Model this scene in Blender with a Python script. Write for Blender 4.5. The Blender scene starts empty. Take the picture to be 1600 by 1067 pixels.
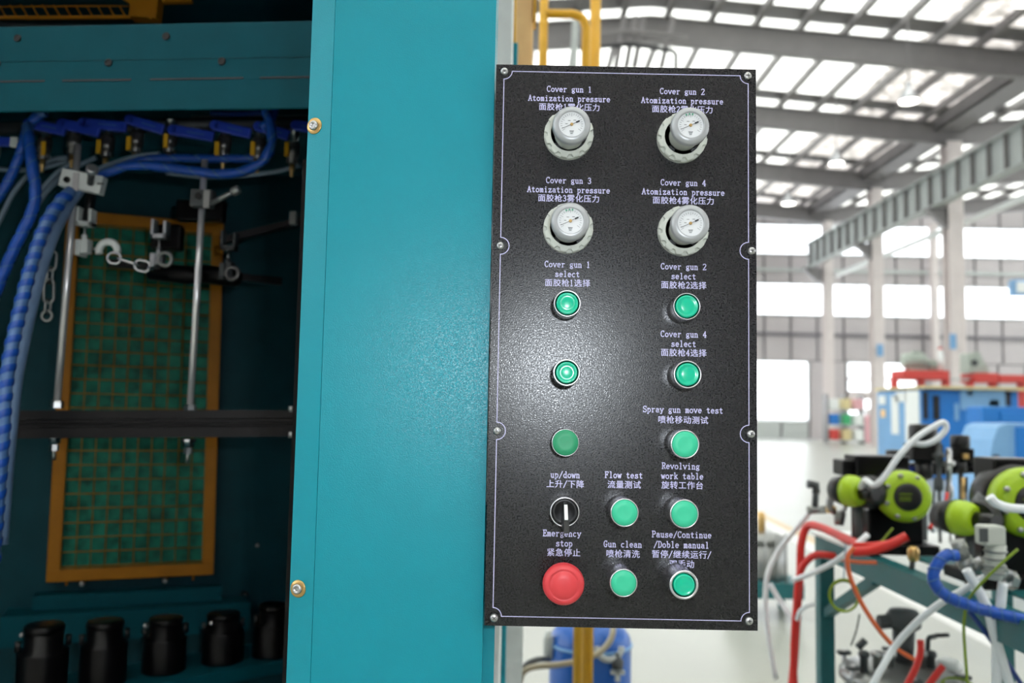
import bpy, math, random
from mathutils import Vector as V, Matrix as M
random.seed(7)
sc = bpy.context.scene
COL = sc.collection
PI = math.pi

# ------------------------------------------------------------------ camera
F = 1340.0
PITCH = math.radians(4.54); ROLL = math.radians(1.12)
CAM = V((0, 0, 1.45))
cd = bpy.data.cameras.new('camera'); cam = bpy.data.objects.new('camera', cd); COL.objects.link(cam)
cd.sensor_width = 36; cd.lens = F * 36 / 1600; cd.clip_end = 300; cd.clip_start = .02
RM = M.Rotation(PI / 2 + PITCH, 4, 'X') @ M.Rotation(ROLL, 4, 'Z')
cam.matrix_world = M.Translation(CAM) @ RM
cd.dof.use_dof = True; cd.dof.focus_distance = .88; cd.dof.aperture_fstop = 5.0
sc.camera = cam

def P(px, py, Y):
    d = RM.to_3x3() @ V(((px - 800) / F, -(py - 533.5) / F, -1))
    return CAM + d * (Y / d.y)
def PZ(px, py, Z):
    d = RM.to_3x3() @ V(((px - 800) / F, -(py - 533.5) / F, -1))
    return CAM + d * ((Z - CAM.z) / d.z)

# ------------------------------------------------------------------ sky, lights, exposure
w = bpy.data.worlds.new('overcast_sky'); sc.world = w; w.use_nodes = True
bg = w.node_tree.nodes['Background']; bg.inputs[0].default_value = (.93, .97, 1, 1); bg.inputs[1].default_value = 4.6
fl = bpy.data.lights.new('camera_flash', 'AREA'); fl.shape = 'RECTANGLE'; fl.size = .045; fl.size_y = .02; fl.energy = 3.1; fl.color = (.86, .93, 1)
flo = bpy.data.objects.new('camera_flash', fl); COL.objects.link(flo)
flo.location = (.085, -.01, 1.45 + .09); flo.rotation_euler = (PI / 2, 0, 0)
sc.view_settings.view_transform = 'Standard'; sc.view_settings.look = 'None'
sc.view_settings.gamma = 1; sc.view_settings.use_curve_mapping = False; sc.view_settings.exposure = 0.0
sc.cycles.max_bounces = 8; sc.cycles.transparent_max_bounces = 8
sc.cycles.sample_clamp_indirect = 4

# ------------------------------------------------------------------ materials
def lin(c):
    return tuple(((x / 255) / 12.92 if x / 255 <= .04045 else ((x / 255 + .055) / 1.055) ** 2.4) for x in c)
MATS = {}
def mat(name, c, rough=.5, metal=0, var=.06, scale=20, bump=0, bscale=200, spec=.5, coat=0, bdet=2, rvar=0):
    m = bpy.data.materials.new(name); m.use_nodes = True; nt = m.node_tree; b = nt.nodes['Principled BSDF']
    c = lin(c)
    b.inputs['Roughness'].default_value = rough; b.inputs['Metallic'].default_value = metal
    b.inputs['Specular IOR Level'].default_value = spec; b.inputs['Coat Weight'].default_value = coat
    tc = nt.nodes.new('ShaderNodeTexCoord'); n = nt.nodes.new('ShaderNodeTexNoise'); n.inputs['Scale'].default_value = scale; n.inputs['Detail'].default_value = 4
    nt.links.new(tc.outputs['Object'], n.inputs['Vector'])
    r = nt.nodes.new('ShaderNodeValToRGB'); r.color_ramp.elements[0].position = .3; r.color_ramp.elements[1].position = .7
    r.color_ramp.elements[0].color = tuple(x * (1 - var) for x in c) + (1,); r.color_ramp.elements[1].color = tuple(min(1, x * (1 + var)) for x in c) + (1,)
    nt.links.new(n.outputs['Fac'], r.inputs['Fac']); nt.links.new(r.outputs['Color'], b.inputs['Base Color'])
    if rvar:
        n3 = nt.nodes.new('ShaderNodeTexNoise'); n3.inputs['Scale'].default_value = 620; n3.inputs['Detail'].default_value = 1
        nt.links.new(tc.outputs['Object'], n3.inputs['Vector'])
        m3 = nt.nodes.new('ShaderNodeMapRange'); m3.inputs['From Min'].default_value = .35; m3.inputs['From Max'].default_value = .65
        m3.inputs['To Min'].default_value = rough - rvar; m3.inputs['To Max'].default_value = rough + rvar
        nt.links.new(n3.outputs['Fac'], m3.inputs['Value']); nt.links.new(m3.outputs[0], b.inputs['Roughness'])
    if bump:
        n2 = nt.nodes.new('ShaderNodeTexNoise'); n2.inputs['Scale'].default_value = bscale; n2.inputs['Detail'].default_value = bdet
        nt.links.new(tc.outputs['Object'], n2.inputs['Vector'])
        bp = nt.nodes.new('ShaderNodeBump'); bp.inputs['Strength'].default_value = bump; bp.inputs['Distance'].default_value = .001
        nt.links.new(n2.outputs['Fac'], bp.inputs['Height']); nt.links.new(bp.outputs['Normal'], b.inputs['Normal'])
    MATS[name] = m
    return m
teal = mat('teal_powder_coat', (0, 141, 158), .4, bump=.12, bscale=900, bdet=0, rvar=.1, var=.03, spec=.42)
teal_d = mat('teal_booth_shaded', (3, 62, 72), .55, bump=.2, bscale=500, var=.08, spec=.2)  # cabinet teal with the weakly lit booth's shade put into the colour
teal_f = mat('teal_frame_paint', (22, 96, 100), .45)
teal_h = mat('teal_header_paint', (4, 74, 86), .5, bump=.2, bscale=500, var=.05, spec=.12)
black_plate = mat('black_textured_plate', (12, 12, 16), .29, bump=.1, bscale=900, bdet=0, rvar=.09, spec=.62, var=.1, scale=300)
print_ink = mat('lavender_print', (205, 202, 240), .5, var=.05, scale=600)
chrome = mat('chrome', (220, 220, 224), .24, 1, var=.03)
steel = mat('stainless_steel', (185, 186, 186), .3, 1, var=.08, scale=60)
alum = mat('satin_aluminium', (190, 192, 196), .38, .8)
brass = mat('zinc_brass', (205, 170, 110), .3, .85)
green_lit = mat('emerald_lens', (0, 190, 150), .22, var=.03, coat=.4)
green_flat = mat('mint_cap', (55, 196, 152), .45, var=.02)
green_dark = mat('deep_green_cap', (40, 150, 105), .45, var=.02)
red_cap = mat('red_mushroom', (214, 62, 68), .4, var=.02)
black_pl = mat('black_plastic', (22, 22, 23), .4, var=.1)
black_al = mat('black_anodised_aluminium', (34, 33, 35), .42, .6, var=.05)
white_pl = mat('white_plastic', (232, 236, 234), .4, var=.02)
grey_pl = mat('pale_grey_plastic', (196, 200, 192), .48, var=.03)
grey_bz = mat('silver_grey_bezel', (172, 174, 176), .35, .3, var=.03)
dial_m = mat('dial_white', (226, 228, 230), .35, var=.01)
ink_dark = mat('dial_ink', (40, 42, 46), .5)
ink_green = mat('dial_green_ink', (20, 160, 110), .5)
yellow = mat('yellow_paint', (222, 168, 28), .42, var=.05)
yellow_d = mat('ochre_frame_paint', (168, 108, 12), .5, var=.08, spec=.25)
yellow_w = mat('dull_ochre_wire', (158, 112, 30), .6, spec=.2)
rod_m = mat('ground_steel_rod', (240, 238, 240), .2, .6, var=.02)
blue_h = mat('blue_vinyl_grip', (32, 62, 178), .4, var=.1)
blue_w = mat('blue_spiral_wrap', (24, 80, 176), .35, var=.15, scale=60)
tube_g = mat('clear_grey_tube', (120, 140, 158), .3, var=.1)
tube_c = mat('grey_blue_tube', (118, 146, 184), .35, var=.1, scale=40)
tube_m = mat('mid_blue_tube', (84, 122, 178), .35, var=.15, scale=50)
tube_b = mat('pale_blue_tube', (60, 104, 170), .3, var=.15, scale=40)
tube_w = mat('white_translucent_tube', (236, 240, 244), .3, var=.04)
red_h = mat('red_air_hose', (214, 42, 34), .35, var=.08)
orange_h = mat('orange_tube', (220, 105, 60), .4)
olive_w = mat('olive_green_wire', (120, 145, 25), .4)
navy_h = mat('navy_hose', (16, 58, 130), .35)
lime = mat('lime_green_plastic', (166, 200, 30), .4, var=.04)
floor_m = mat('pale_grey_floor_paint', (162, 164, 155), .3, var=.05, scale=1.5)
line_w = mat('white_line_paint', (215, 215, 212), .4); line_y = mat('cream_line_paint', (196, 172, 130), .4)
wall_m = mat('grey_wall_panel', (188, 183, 184), .5, var=.03, scale=1)
seam_m = mat('dark_wall_girt', (120, 117, 122), .6)
raft_m = mat('grey_painted_steel', (128, 125, 126), .5, var=.05, scale=2)
col_m = mat('pale_column_paint', (216, 208, 206), .5, var=.04, scale=2)
crane_m = mat('grey_green_crane_paint', (166, 172, 170), .5, var=.05, scale=2)
mach_b = mat('machine_blue', (28, 118, 200), .4, var=.05, scale=2); mach_l = mat('machine_pale_blue', (120, 168, 212), .4, var=.05, scale=2)
mach_g = mat('motor_grey_green', (168, 178, 168), .5); beam_r = mat('red_rack_paint', (205, 70, 64), .5)
tank_b = mat('blue_tank_paint', (18, 92, 180), .3, var=.05); orange_p = mat('pale_orange_panel', (255, 208, 145), .45)
post_w = mat('white_grey_panel', (232, 236, 234), .45)
post_g = mat('pale_grey_panel', (190, 196, 194), .45); pot_s = mat('pot_steel', (150, 152, 150), .35, .7)
film = mat('green_filter_film', (22, 112, 92), .5, var=.5, scale=30, bump=.5, bscale=60, spec=.2)
motor_v = mat('dull_valve_nickel', (120, 118, 118), .32, .85, var=.25, scale=120)
motor_d = mat('dark_grey_casting', (78, 82, 84), .5, .3)
pallet = mat('pale_timber', (214, 200, 150), .6)
canvas = mat('black_enamel', (12, 11, 12), .28, var=.1, spec=.22)

def trans_mat(name, t, d, transl, var_scale=1.5, transp=0, vr=.12):
    m = bpy.data.materials.new(name); m.use_nodes = True; nt = m.node_tree
    for n in list(nt.nodes):
        if n.type != 'OUTPUT_MATERIAL': nt.nodes.remove(n)
    out = nt.nodes['Material Output']
    a = nt.nodes.new('ShaderNodeBsdfTranslucent'); a.inputs[0].default_value = t + (1,)
    b = nt.nodes.new('ShaderNodeBsdfDiffuse'); b.inputs[0].default_value = d + (1,)
    mx = nt.nodes.new('ShaderNodeMixShader'); mx.inputs[0].default_value = 1 - transl
    tc = nt.nodes.new('ShaderNodeTexCoord'); n = nt.nodes.new('ShaderNodeTexNoise'); n.inputs['Scale'].default_value = var_scale; n.inputs['Detail'].default_value = 6
    nt.links.new(tc.outputs['Object'], n.inputs['Vector'])
    mr = nt.nodes.new('ShaderNodeMapRange'); mr.inputs['From Min'].default_value = .3; mr.inputs['From Max'].default_value = .7
    mr.inputs['To Min'].default_value = 1 - transl - vr; mr.inputs['To Max'].default_value = min(1, 1 - transl + vr)
    nt.links.new(n.outputs['Fac'], mr.inputs['Value']); nt.links.new(mr.outputs[0], mx.inputs[0])
    nt.links.new(a.outputs[0], mx.inputs[1]); nt.links.new(b.outputs[0], mx.inputs[2])
    last = mx.outputs[0]
    if transp:
        tr = nt.nodes.new('ShaderNodeBsdfTransparent'); m2 = nt.nodes.new('ShaderNodeMixShader'); m2.inputs[0].default_value = transp
        nt.links.new(last, m2.inputs[1]); nt.links.new(tr.outputs[0], m2.inputs[2]); last = m2.outputs[0]
    nt.links.new(last, out.inputs['Surface'])
    return m
sky_m = trans_mat('fibreglass_skylight', (.98, .97, .93), (.85, .85, .82), .75)
foil_m = trans_mat('crinkled_white_roof_foil', (.97, .93, .9), (.88, .85, .83), .38, 3.0, vr=.26)
pane_m = trans_mat('window_pane', (.95, .97, 1), (.8, .8, .8), .8, 1, transp=.7)
def emit_mat(name, c, s):
    m = bpy.data.materials.new(name); m.use_nodes = True; b = m.node_tree.nodes['Principled BSDF']
    b.inputs['Emission Color'].default_value = c + (1,); b.inputs['Emission Strength'].default_value = s
    return m
lamp_e = emit_mat('lamp_glow', (1, .98, .9), 6)

# ------------------------------------------------------------------ geometry helpers
class MB:
    def __init__(s): s.v = []; s.f = []; s.sm = []
    def add(s, vs, fs, smooth=False):
        o = len(s.v); s.v += [V(v) for v in vs]
        for i, f in enumerate(fs):
            s.f.append([a + o for a in f]); s.sm.append(smooth if isinstance(smooth, bool) else smooth[i])
        return s
    def box(s, a, b, m=None):
        x0, y0, z0 = a; x1, y1, z1 = b
        vs = [V(p) for p in ((x0,y0,z0),(x1,y0,z0),(x1,y1,z0),(x0,y1,z0),(x0,y0,z1),(x1,y0,z1),(x1,y1,z1),(x0,y1,z1))]
        if m: vs = [m @ v for v in vs]
        return s.add(vs, [(0,3,2,1),(4,5,6,7),(0,1,5,4),(1,2,6,5),(2,3,7,6),(3,0,4,7)])
    def cbox(s, c, d, m=None):
        c = V(c); d = V(d) / 2
        return s.box(c - d, c + d, m)
    def bar(s, p0, p1, wd, h, up=(0, 0, 1)):
        p0 = V(p0); p1 = V(p1); t = (p1 - p0).normalized(); up = V(up)
        if abs(t.dot(up)) > .99: up = V((0, 1, 0))
        x = t.cross(up).normalized(); z = x.cross(t)
        vs = []
        for p in (p0, p1):
            for a, b in ((-1,-1),(1,-1),(1,1),(-1,1)): vs.append(p + x * a * wd / 2 + z * b * h / 2)
        return s.add(vs, [(0,1,2,3),(7,6,5,4),(0,4,5,1),(1,5,6,2),(2,6,7,3),(3,7,4,0)])
    def lathe(s, prof, o=(0,0,0), ax=(0,0,1), n=24, cap=True, smooth=True):
        o = V(o); ax = V(ax).normalized(); t = V((1,0,0)) if abs(ax.x) < .9 else V((0,1,0))
        x = ax.cross(t).normalized(); y = ax.cross(x)
        vs = []; fs = []
        for r, h in prof:
            for k in range(n):
                a = 2 * PI * k / n; vs.append(o + ax * h + (x * math.cos(a) + y * math.sin(a)) * r)
        for i in range(len(prof) - 1):
            for k in range(n):
                k2 = (k + 1) % n; fs.append((i*n+k, i*n+k2, (i+1)*n+k2, (i+1)*n+k))
        sm = [smooth] * len(fs)
        if cap:
            fs.append(tuple(reversed(range(n)))); sm.append(False)
            fs.append(tuple(range((len(prof)-1)*n, len(prof)*n))); sm.append(False)
        return s.add(vs, fs, sm)
    def cyl(s, p0, p1, r, r1=None, n=16):
        p0 = V(p0); p1 = V(p1); d = p1 - p0
        return s.lathe([(r, 0), (r if r1 is None else r1, d.length)], p0, d, n)
    def tube(s, pts, r, n=8, closed=False):
        pts = [V(p) for p in pts]; N = len(pts); fr = frames(pts, closed)
        vs = []; fs = []
        for i, p in enumerate(pts):
            x, y = fr[i]
            for k in range(n):
                a = 2 * PI * k / n; vs.append(p + (x * math.cos(a) + y * math.sin(a)) * r)
        for i in range(N if closed else N - 1):
            j = (i + 1) % N
            for k in range(n):
                k2 = (k + 1) % n; fs.append((i*n+k, i*n+k2, j*n+k2, j*n+k))
        sm = [True] * len(fs)
        if not closed:
            fs.append(tuple(reversed(range(n)))); fs.append(tuple(range((N-1)*n, N*n))); sm += [False, False]
        return s.add(vs, fs, sm)
    def torus(s, o, ax, R, r, n=28, m=8, sx=1, a0=0, a1=2 * PI, xd=None):
        o = V(o); ax = V(ax).normalized(); t = V(xd) if xd else (V((1,0,0)) if abs(ax.x) < .9 else V((0,1,0)))
        y = ax.cross(t).normalized(); x = y.cross(ax)
        full = abs(a1 - a0 - 2 * PI) < 1e-6
        k = n if full else n + 1
        pts = [o + x * math.cos(a0 + (a1-a0) * i / n) * R * sx + y * math.sin(a0 + (a1-a0) * i / n) * R for i in range(k)]
        return s.tube(pts, r, m, full)
    def prism(s, poly, o, ex, ey, ez):
        """poly (2D) in plane o+ex*a+ey*b, extruded by vector ez"""
        o = V(o); ex = V(ex); ey = V(ey); ez = V(ez); n = len(poly)
        vs = [o + ex*a + ey*b for a, b in poly] + [o + ex*a + ey*b + ez for a, b in poly]
        fs = [tuple(reversed(range(n))), tuple(range(n, 2*n))] + [(i, (i+1) % n, n+(i+1) % n, n+i) for i in range(n)]
        return s.add(vs, fs)
    def build(s, name, m, parent=None, bevel=0, kind=None, label=None):
        off = parent_origin(parent)
        me = bpy.data.meshes.new(name); me.from_pydata([tuple(v - off) for v in s.v], [], s.f)
        me.polygons.foreach_set('use_smooth', s.sm); me.materials.append(m); me.update()
        o = bpy.data.objects.new(name, me); COL.objects.link(o)
        if parent: o.parent = parent
        if bevel:
            b = o.modifiers.new('bevel', 'BEVEL'); b.width = bevel; b.segments = 2; b.limit_method = 'ANGLE'; b.angle_limit = math.radians(40)
        if kind: o['kind'] = kind
        if label: o['label'] = label
        return o
def parent_origin(p):
    v = V((0,0,0))
    while p is not None: v += V(p.location); p = p.parent
    return v
def frames(pts, closed=False):
    N = len(pts); out = []; x = None
    for i in range(N):
        a = pts[(i-1) % N] if (closed or i) else pts[0]; b = pts[(i+1) % N] if (closed or i < N-1) else pts[-1]
        t = (b - a).normalized()
        if x is None:
            u = V((0,0,1)) if abs(t.z) < .9 else V((0,1,0)); x = t.cross(u).normalized()
        else:
            x = (x - t * x.dot(t)).normalized()
        out.append((x, t.cross(x)))
    return out
def smooth_path(pts, step=6):
    pts = [V(p) for p in pts]; q = [pts[0]*2-pts[1]] + pts + [pts[-1]*2-pts[-2]]; out = []
    for i in range(1, len(q) - 2):
        for k in range(step):
            t = k / step; p0, p1, p2, p3 = q[i-1:i+3]
            out.append(.5 * ((2*p1) + (p2-p0)*t + (2*p0-5*p1+4*p2-p3)*t*t + (3*p1-p0-3*p2+p3)*t**3))
    out.append(pts[-1]); return out
def px_path(l, Y=None, step=6):
    return smooth_path([P(a[0], a[1], a[2] if len(a) > 2 else Y) for a in l], step)
def thing(name, label, cat, loc=(0,0,0), group=None, kind=None):
    o = bpy.data.objects.new(name, None); COL.objects.link(o); o.location = loc; o.empty_display_size = .05
    if label: o['label'] = label
    if cat: o['category'] = cat
    if group: o['group'] = group
    if kind: o['kind'] = kind
    return o
def tag(o, label, cat, group=None):
    o['label'] = label; o['category'] = cat
    if group: o['group'] = group
    return o
def part(name, parent, loc):
    """an Empty part at world loc"""
    o = bpy.data.objects.new(name, None); COL.objects.link(o); o.location = V(loc) - parent_origin(parent); o.parent = parent; o.empty_display_size = .02
    return o
def hose(name, pts, r, m, label, cat='hose', wrap=None, pitch=.03, cover=.55, group=None, n=10):
    """a hose as one thing; with wrap, a spiral band (part) round it"""
    b = MB().tube(pts, r, n)
    o = b.build(name, m); tag(o, label, cat, group)
    if wrap:
        fr = frames(pts); L = [0]
        for i in range(1, len(pts)): L.append(L[-1] + (pts[i] - pts[i-1]).length)
        sp = MB(); turns = L[-1] / pitch; K = int(turns * 10); A = []; B = []
        def at(d):
            d = max(0, min(L[-1] - 1e-6, d)); i = max(0, min(len(L) - 2, next((j for j in range(len(L)-1) if L[j+1] > d), len(L)-2)))
            t = (d - L[i]) / max(1e-9, L[i+1] - L[i]); return pts[i].lerp(pts[i+1], t), fr[i][0].lerp(fr[i+1][0], t).normalized(), fr[i][1].lerp(fr[i+1][1], t).normalized()
        vs = []; fs = []
        for k in range(K + 1):
            a = 2 * PI * k / 10; d = k / 10 * pitch; rr = r * 1.06
            for dd, q in ((0, 1.0), (.12, 1.1), (cover - .12, 1.1), (cover, 1.0)):
                p, x, y = at(d + dd * pitch); vs.append(p + (x * math.cos(a) + y * math.sin(a)) * rr * q)
        for k in range(K):
            for j in range(3): fs.append((k*4+j, k*4+j+1, k*4+j+5, k*4+j+4))
        sp.add(vs, fs, True); sp.build('spiral_wrap', wrap, o, label='blue spiral wrap')
    return o

# ================================================================== THE HALL
GX0, GX1, GY0, GY1 = -26.0, 46.0, -20.0, 52.0
def roof_z(x):
    # ridges at x=4.5+27k, valleys at x=18+27k ; z of rafter centre
    d = abs(((x - 4.5 + 13.5) % 27) - 13.5)
    return 14.3 - .078 * d
fl_o = MB().box((GX0, GY0, -.1), (GX1, GY1, 0)).build('floor', floor_m, kind='structure')
# floor markings
a0 = PZ(1200, 806, .002); a1 = PZ(1640, 1015, .002); d = (a1 - a0).normalized(); n_ = V((-d.y, d.x, 0))
def stripe(p0, p1, off0, off1):
    n = n_ if n_.y > 0 else -n_
    vs = [p0 + n*off0, p1 + n*off0, p1 + n*off1, p0 + n*off1]
    return MB().add([V((v.x, v.y, z)) for z in (.0, .004) for v in vs], [(3,2,1,0),(4,5,6,7),(0,1,5,4),(1,2,6,5),(2,3,7,6),(3,0,4,7)])
stripe(a0 - d*1, a1, .0, .16).build('trim_1', line_y, kind='structure')
stripe(a0 - d*1, a1, .16, .36).build('trim_2', line_w, kind='structure')

# roof -------------------------------------------------------------
roof = thing('ceiling', 'steel portal roof with purlins, skylight sheets and white foil', 'roof', (0, 0, 0), kind='structure')
frames_y = [-14, -7, 0, 7, 14, 21, 28, 35, 42.5, 50]
segs = [GX0, -9, 4.5, 18, 31.5, GX1]
bounds = []; y = GY0
for fy in frames_y:
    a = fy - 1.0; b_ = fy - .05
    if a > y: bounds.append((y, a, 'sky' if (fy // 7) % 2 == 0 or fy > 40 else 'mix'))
    bounds.append((max(a, y), b_, 'grey_band')); y = b_  # opaque grey strip just before each rafter
bounds.append((y, GY1 + .3, 'sky'))
for (ya, yb, k) in bounds:
    for i in range(len(segs) - 1):
        xa, xb = segs[i], segs[i+1]
        cuts = [xa, xb]
        L = (xb - xa); up = roof_z(xa) < roof_z(xb)
        # near the valley the sheets are duller foil, as the photograph shows
        c1 = xb - 4.2 if roof_z(xb) < roof_z(xa) else xa + 1.5
        if abs(xb - xa) < 6: c1 = (xa + xb) / 2
        for (p, q) in ((xa, c1), (c1, xb)):
            val = min(roof_z(p), roof_z(q)) < 13.45
            m = raft_m if k == 'grey_band' else foil_m if (k == 'foil' or (val and not up)) else sky_m
            za, zb = roof_z(p) + .78, roof_z(q) + .78
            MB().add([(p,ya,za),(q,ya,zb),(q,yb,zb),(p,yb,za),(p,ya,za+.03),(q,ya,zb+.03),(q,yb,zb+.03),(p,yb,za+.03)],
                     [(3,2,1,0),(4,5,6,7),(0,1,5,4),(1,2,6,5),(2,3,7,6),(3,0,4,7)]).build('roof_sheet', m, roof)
pm_ = None
k = 0
x = GX0 + 1.0
while x < GX1:
    z = roof_z(x) + .6
    if abs(((x - 18) + 13.5) % 27 - 13.5) > .9:
        b = MB().box((-.045, GY0, -.13), (.045, GY1, .13))
        b.box((-.045, GY0, -.13), (.12, GY1, -.11))
        if pm_ is None: o = b.build('purlin', raft_m, roof); pm_ = o
        else: o = pm_.copy(); COL.objects.link(o)
        o.location = (x, 0, z)
    x += 1.5
for fy in frames_y:
    for i in range(len(segs) - 1):
        xa, xb = segs[i], segs[i+1]; za, zb = roof_z(xa), roof_z(xb)
        b = MB()
        for (t0, t1, wd) in ((-.45, -.41, .3), (-.41, .41, .04), (.41, .45, .3)):
            y0, y1 = fy - wd/2, fy + wd/2
            b.add([(xa,y0,za+t0),(xb,y0,zb+t0),(xb,y1,zb+t0),(xa,y1,za+t0),(xa,y0,za+t1),(xb,y0,zb+t1),(xb,y1,zb+t1),(xa,y1,za+t1)],
                  [(3,2,1,0),(4,5,6,7),(0,1,5,4),(1,2,6,5),(2,3,7,6),(3,0,4,7)])
        b.build('rafter', raft_m, roof)
# gutters along the valleys
for gx in (-9, 18, 45):
    MB().box((gx-.55, GY0, 13.35), (gx+.55, GY1, 13.42)).box((gx-.55, GY0, 13.35), (gx-.5, GY1, 13.95)).box((gx+.5, GY0, 13.35), (gx+.55, GY1, 13.95)).build('valley_gutter', raft_m, roof)
# sway rods and lattice bars seen beside the pipes
MB().tube([P(a, c, 27) for a, c in ((905, 53), (937, 50), (984, 48), (1043, 54), (1075, 58))], .05, 6).build('sway_rod', raft_m, roof)
MB().tube([P(a, c, 26.5) for a, c in ((905, 76), (937, 73), (985, 69), (1050, 79), (1056, 84), (1056, 110))], .07, 6).build('sway_rod', ink_dark, roof)
for xa_, xb_ in ((976, 962), (993, 978), (1006, 991), (1052, 1033)):
    MB().bar(P(xa_, 26, 27.3), P(xb_, 106, 27.0), .13, .13).build('lattice_bar', raft_m, roof)
MB().bar(P(899, 34, 27.3), P(896, 110, 27.3), .22, .22).build('lattice_bar', crane_m, roof)

# columns ----------------------------------------------------------
def h_column(x, y, top, s, label, plate=False):
    t = thing('steel_column', label, 'column', (x, y, 0), 'columns under the roof valley' if s > .4 else 'slim wall columns')
    b = MB(); h = s / 2
    b.box((x-h, y-h, 0), (x+h, y-h+.04, top)).box((x-h, y+h-.04, 0), (x+h, y+h, top)).box((x-.03, y-h+.04, 0), (x+.03, y+h-.04, top))
    b.build('column_shaft', col_m, t)
    MB().box((x-h-.15, y-h-.15, 0), (x+h+.15, y+h+.15, .05)).build('base_plate', col_m, t)
    return t
c1 = h_column(18.15, 35, 12.9, .62, 'nearest tall pale steel column, rising behind the blue machine')
c2 = h_column(18.15, 42.5, 12.9, .55, 'middle tall steel column at the left end of the blue machine')
c3 = h_column(18.5, 50, 12.9, .5, 'farthest of the three tall columns, left of the blue machine, by the end wall')
for c, px, Y, py0, py1 in ((c1, 1489, 34.6, 522, 545), (c2, 1375, 42.1, 538, 556)):
    p0 = P(px - 4, py1, Y); p1 = P(px + 5, py0, Y)
    MB().box((p0.x, Y, p0.z), (p1.x, Y + .05, p1.z)).build('column_notice', mach_l, c, label='small blue notice')
c4 = h_column(25.4, 51.3, 13.2, .38, 'slim pale wall column just left of the nearest tall column')

# crane runway -----------------------------------------------------
cr = thing('crane_runway_beam', 'long grey crane runway beam with stiffener plates bracketed to the columns', 'beam', (17.3, 20, 10.1))
X, z0, z1 = 17.35, 10.15, 11.45
b = MB().box((X-.02, 12, z0), (X+.02, 50, z1)); b.build('beam_web', crane_m, cr)
MB().box((X-.22, 12, z0-.04), (X+.22, 50, z0)).build('bottom_flange', crane_m, cr)
MB().box((X-.24, 12, z1), (X+.24, 50, z1+.05)).build('top_flange', crane_m, cr)
pm2 = None
for k in range(34):
    y = 13 + k * 1.1
    if pm2 is None:
        pm2 = MB().box((X-.2, y-.02, z0), (X-.02, y+.02, z1)).build('stiffener', raft_m, cr)
    else:
        o = pm2.copy(); COL.objects.link(o); o.location = (0, k * 1.1, 0)
for y in (28, 35, 42.5, 50):
    MB().prism([(-.35, 0), (.8, 0), (.8, -.8), (.5, -.8)], (X, y-.15, z0-.05), (1,0,0), (0,0,1), (0,.3,0)).build('bracket', raft_m, cr)
o = MB().bar((19.0, 12, 9.7), (19.0, 50, 9.7), .2, .2).build('service_pipe', white_pl); tag(o, 'long white service duct running behind the columns below the crane beam', 'pipe')
ck = thing('overhead_cable_box', 'pale blue box high on the wall at the right edge', 'box', P(1592, 450, 40))
p = P(1592, 450, 40); MB().cbox(p, (.75, .5, .75)).build('box_body', mach_l, ck, bevel=.05); MB().cbox(p + V((0, -.28, 0)), (.55, .06, .5)).build('box_cover', white_pl, ck, bevel=.02)

# lamps ------------------------------------------------------------
for px, py, Y, rr, lb in ((1420, 158, 26, .3, 'bright high bay lamp hanging under the roof above the crane beam'),
                      (1307, 255, 34, .3, 'bright high bay lamp under the roof between the second and third rafter'),
                      (1232, 318, 41.5, .33, 'farthest high bay lamp, just above the end wall windows'),
                      (1603, 2, 17, .25, 'high bay lamp cut by the upper right corner of the frame')):
    p = P(px, py, Y); t = thing('high_bay_lamp', lb, 'lamp', p, 'high bay lamps under the roof')
    MB().lathe([(rr, 0), (rr*.98, .08), (rr*.55, .32), (rr*.3, .4), (rr*.28, .6)], p, (0,0,1), 24).build('lamp_shade', alum, t)
    MB().lathe([(rr*.93, -.03), (rr*.93, 0)], p, (0,0,1), 24).build('lamp_lens', lamp_e, t)
    MB().cyl(p + V((0,0,.6)), (p.x, p.y, max(p.z + .7, roof_z(p.x) + .785)), .02, n=6).build('hanger_rod', raft_m, t)

# end wall ---------------------------------------------------------
Yw = 52.0
wall = thing('wall_back', 'end wall of grey insulated panels between window strips', 'wall', (0, Yw, 0), kind='structure')
MB().box((GX0, Yw+.25, -.0), (-4, Yw+.35, 15.2)).build('outer_sheet', wall_m, wall)
def panel_row(xa, xb, za, zb, gap=.15, m=wall_m):
    n = max(1, round((xb - xa) / 1.6)); s = (xb - xa) / n; proto = None
    for k in range(n):
        if proto is None: proto = MB().box((xa+gap/2, Yw, za+.03), (xa+s-gap/2, Yw+.12, zb-.03)).build('wall_panel', m, wall); bl = proto.location.copy()
        else: o = proto.copy(); COL.objects.link(o); o.location = bl + V((k * s, 0, 0))
W1a, W1b, W2a, W2b = 11.25, 13.15, 7.5, 9.5
D1 = (8.0, 18.05, 1.12, 4.75)
D2 = (20.35, 24.6, 1.12, 4.75)
panel_row(-4, 46, W2b, W1a)
panel_row(-4, 46, 4.75, W2a)
for xa, xb in ((-4, D1[0]), (D1[1], D2[0]), (D2[1], 46)): panel_row(xa, xb, 0, 4.75)
panel_row(D1[0], D1[1], 0, D1[2], m=post_g); panel_row(D2[0], D2[1], 0, D2[2])
panel_row(-4, 46, W1b, 15.3)
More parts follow.
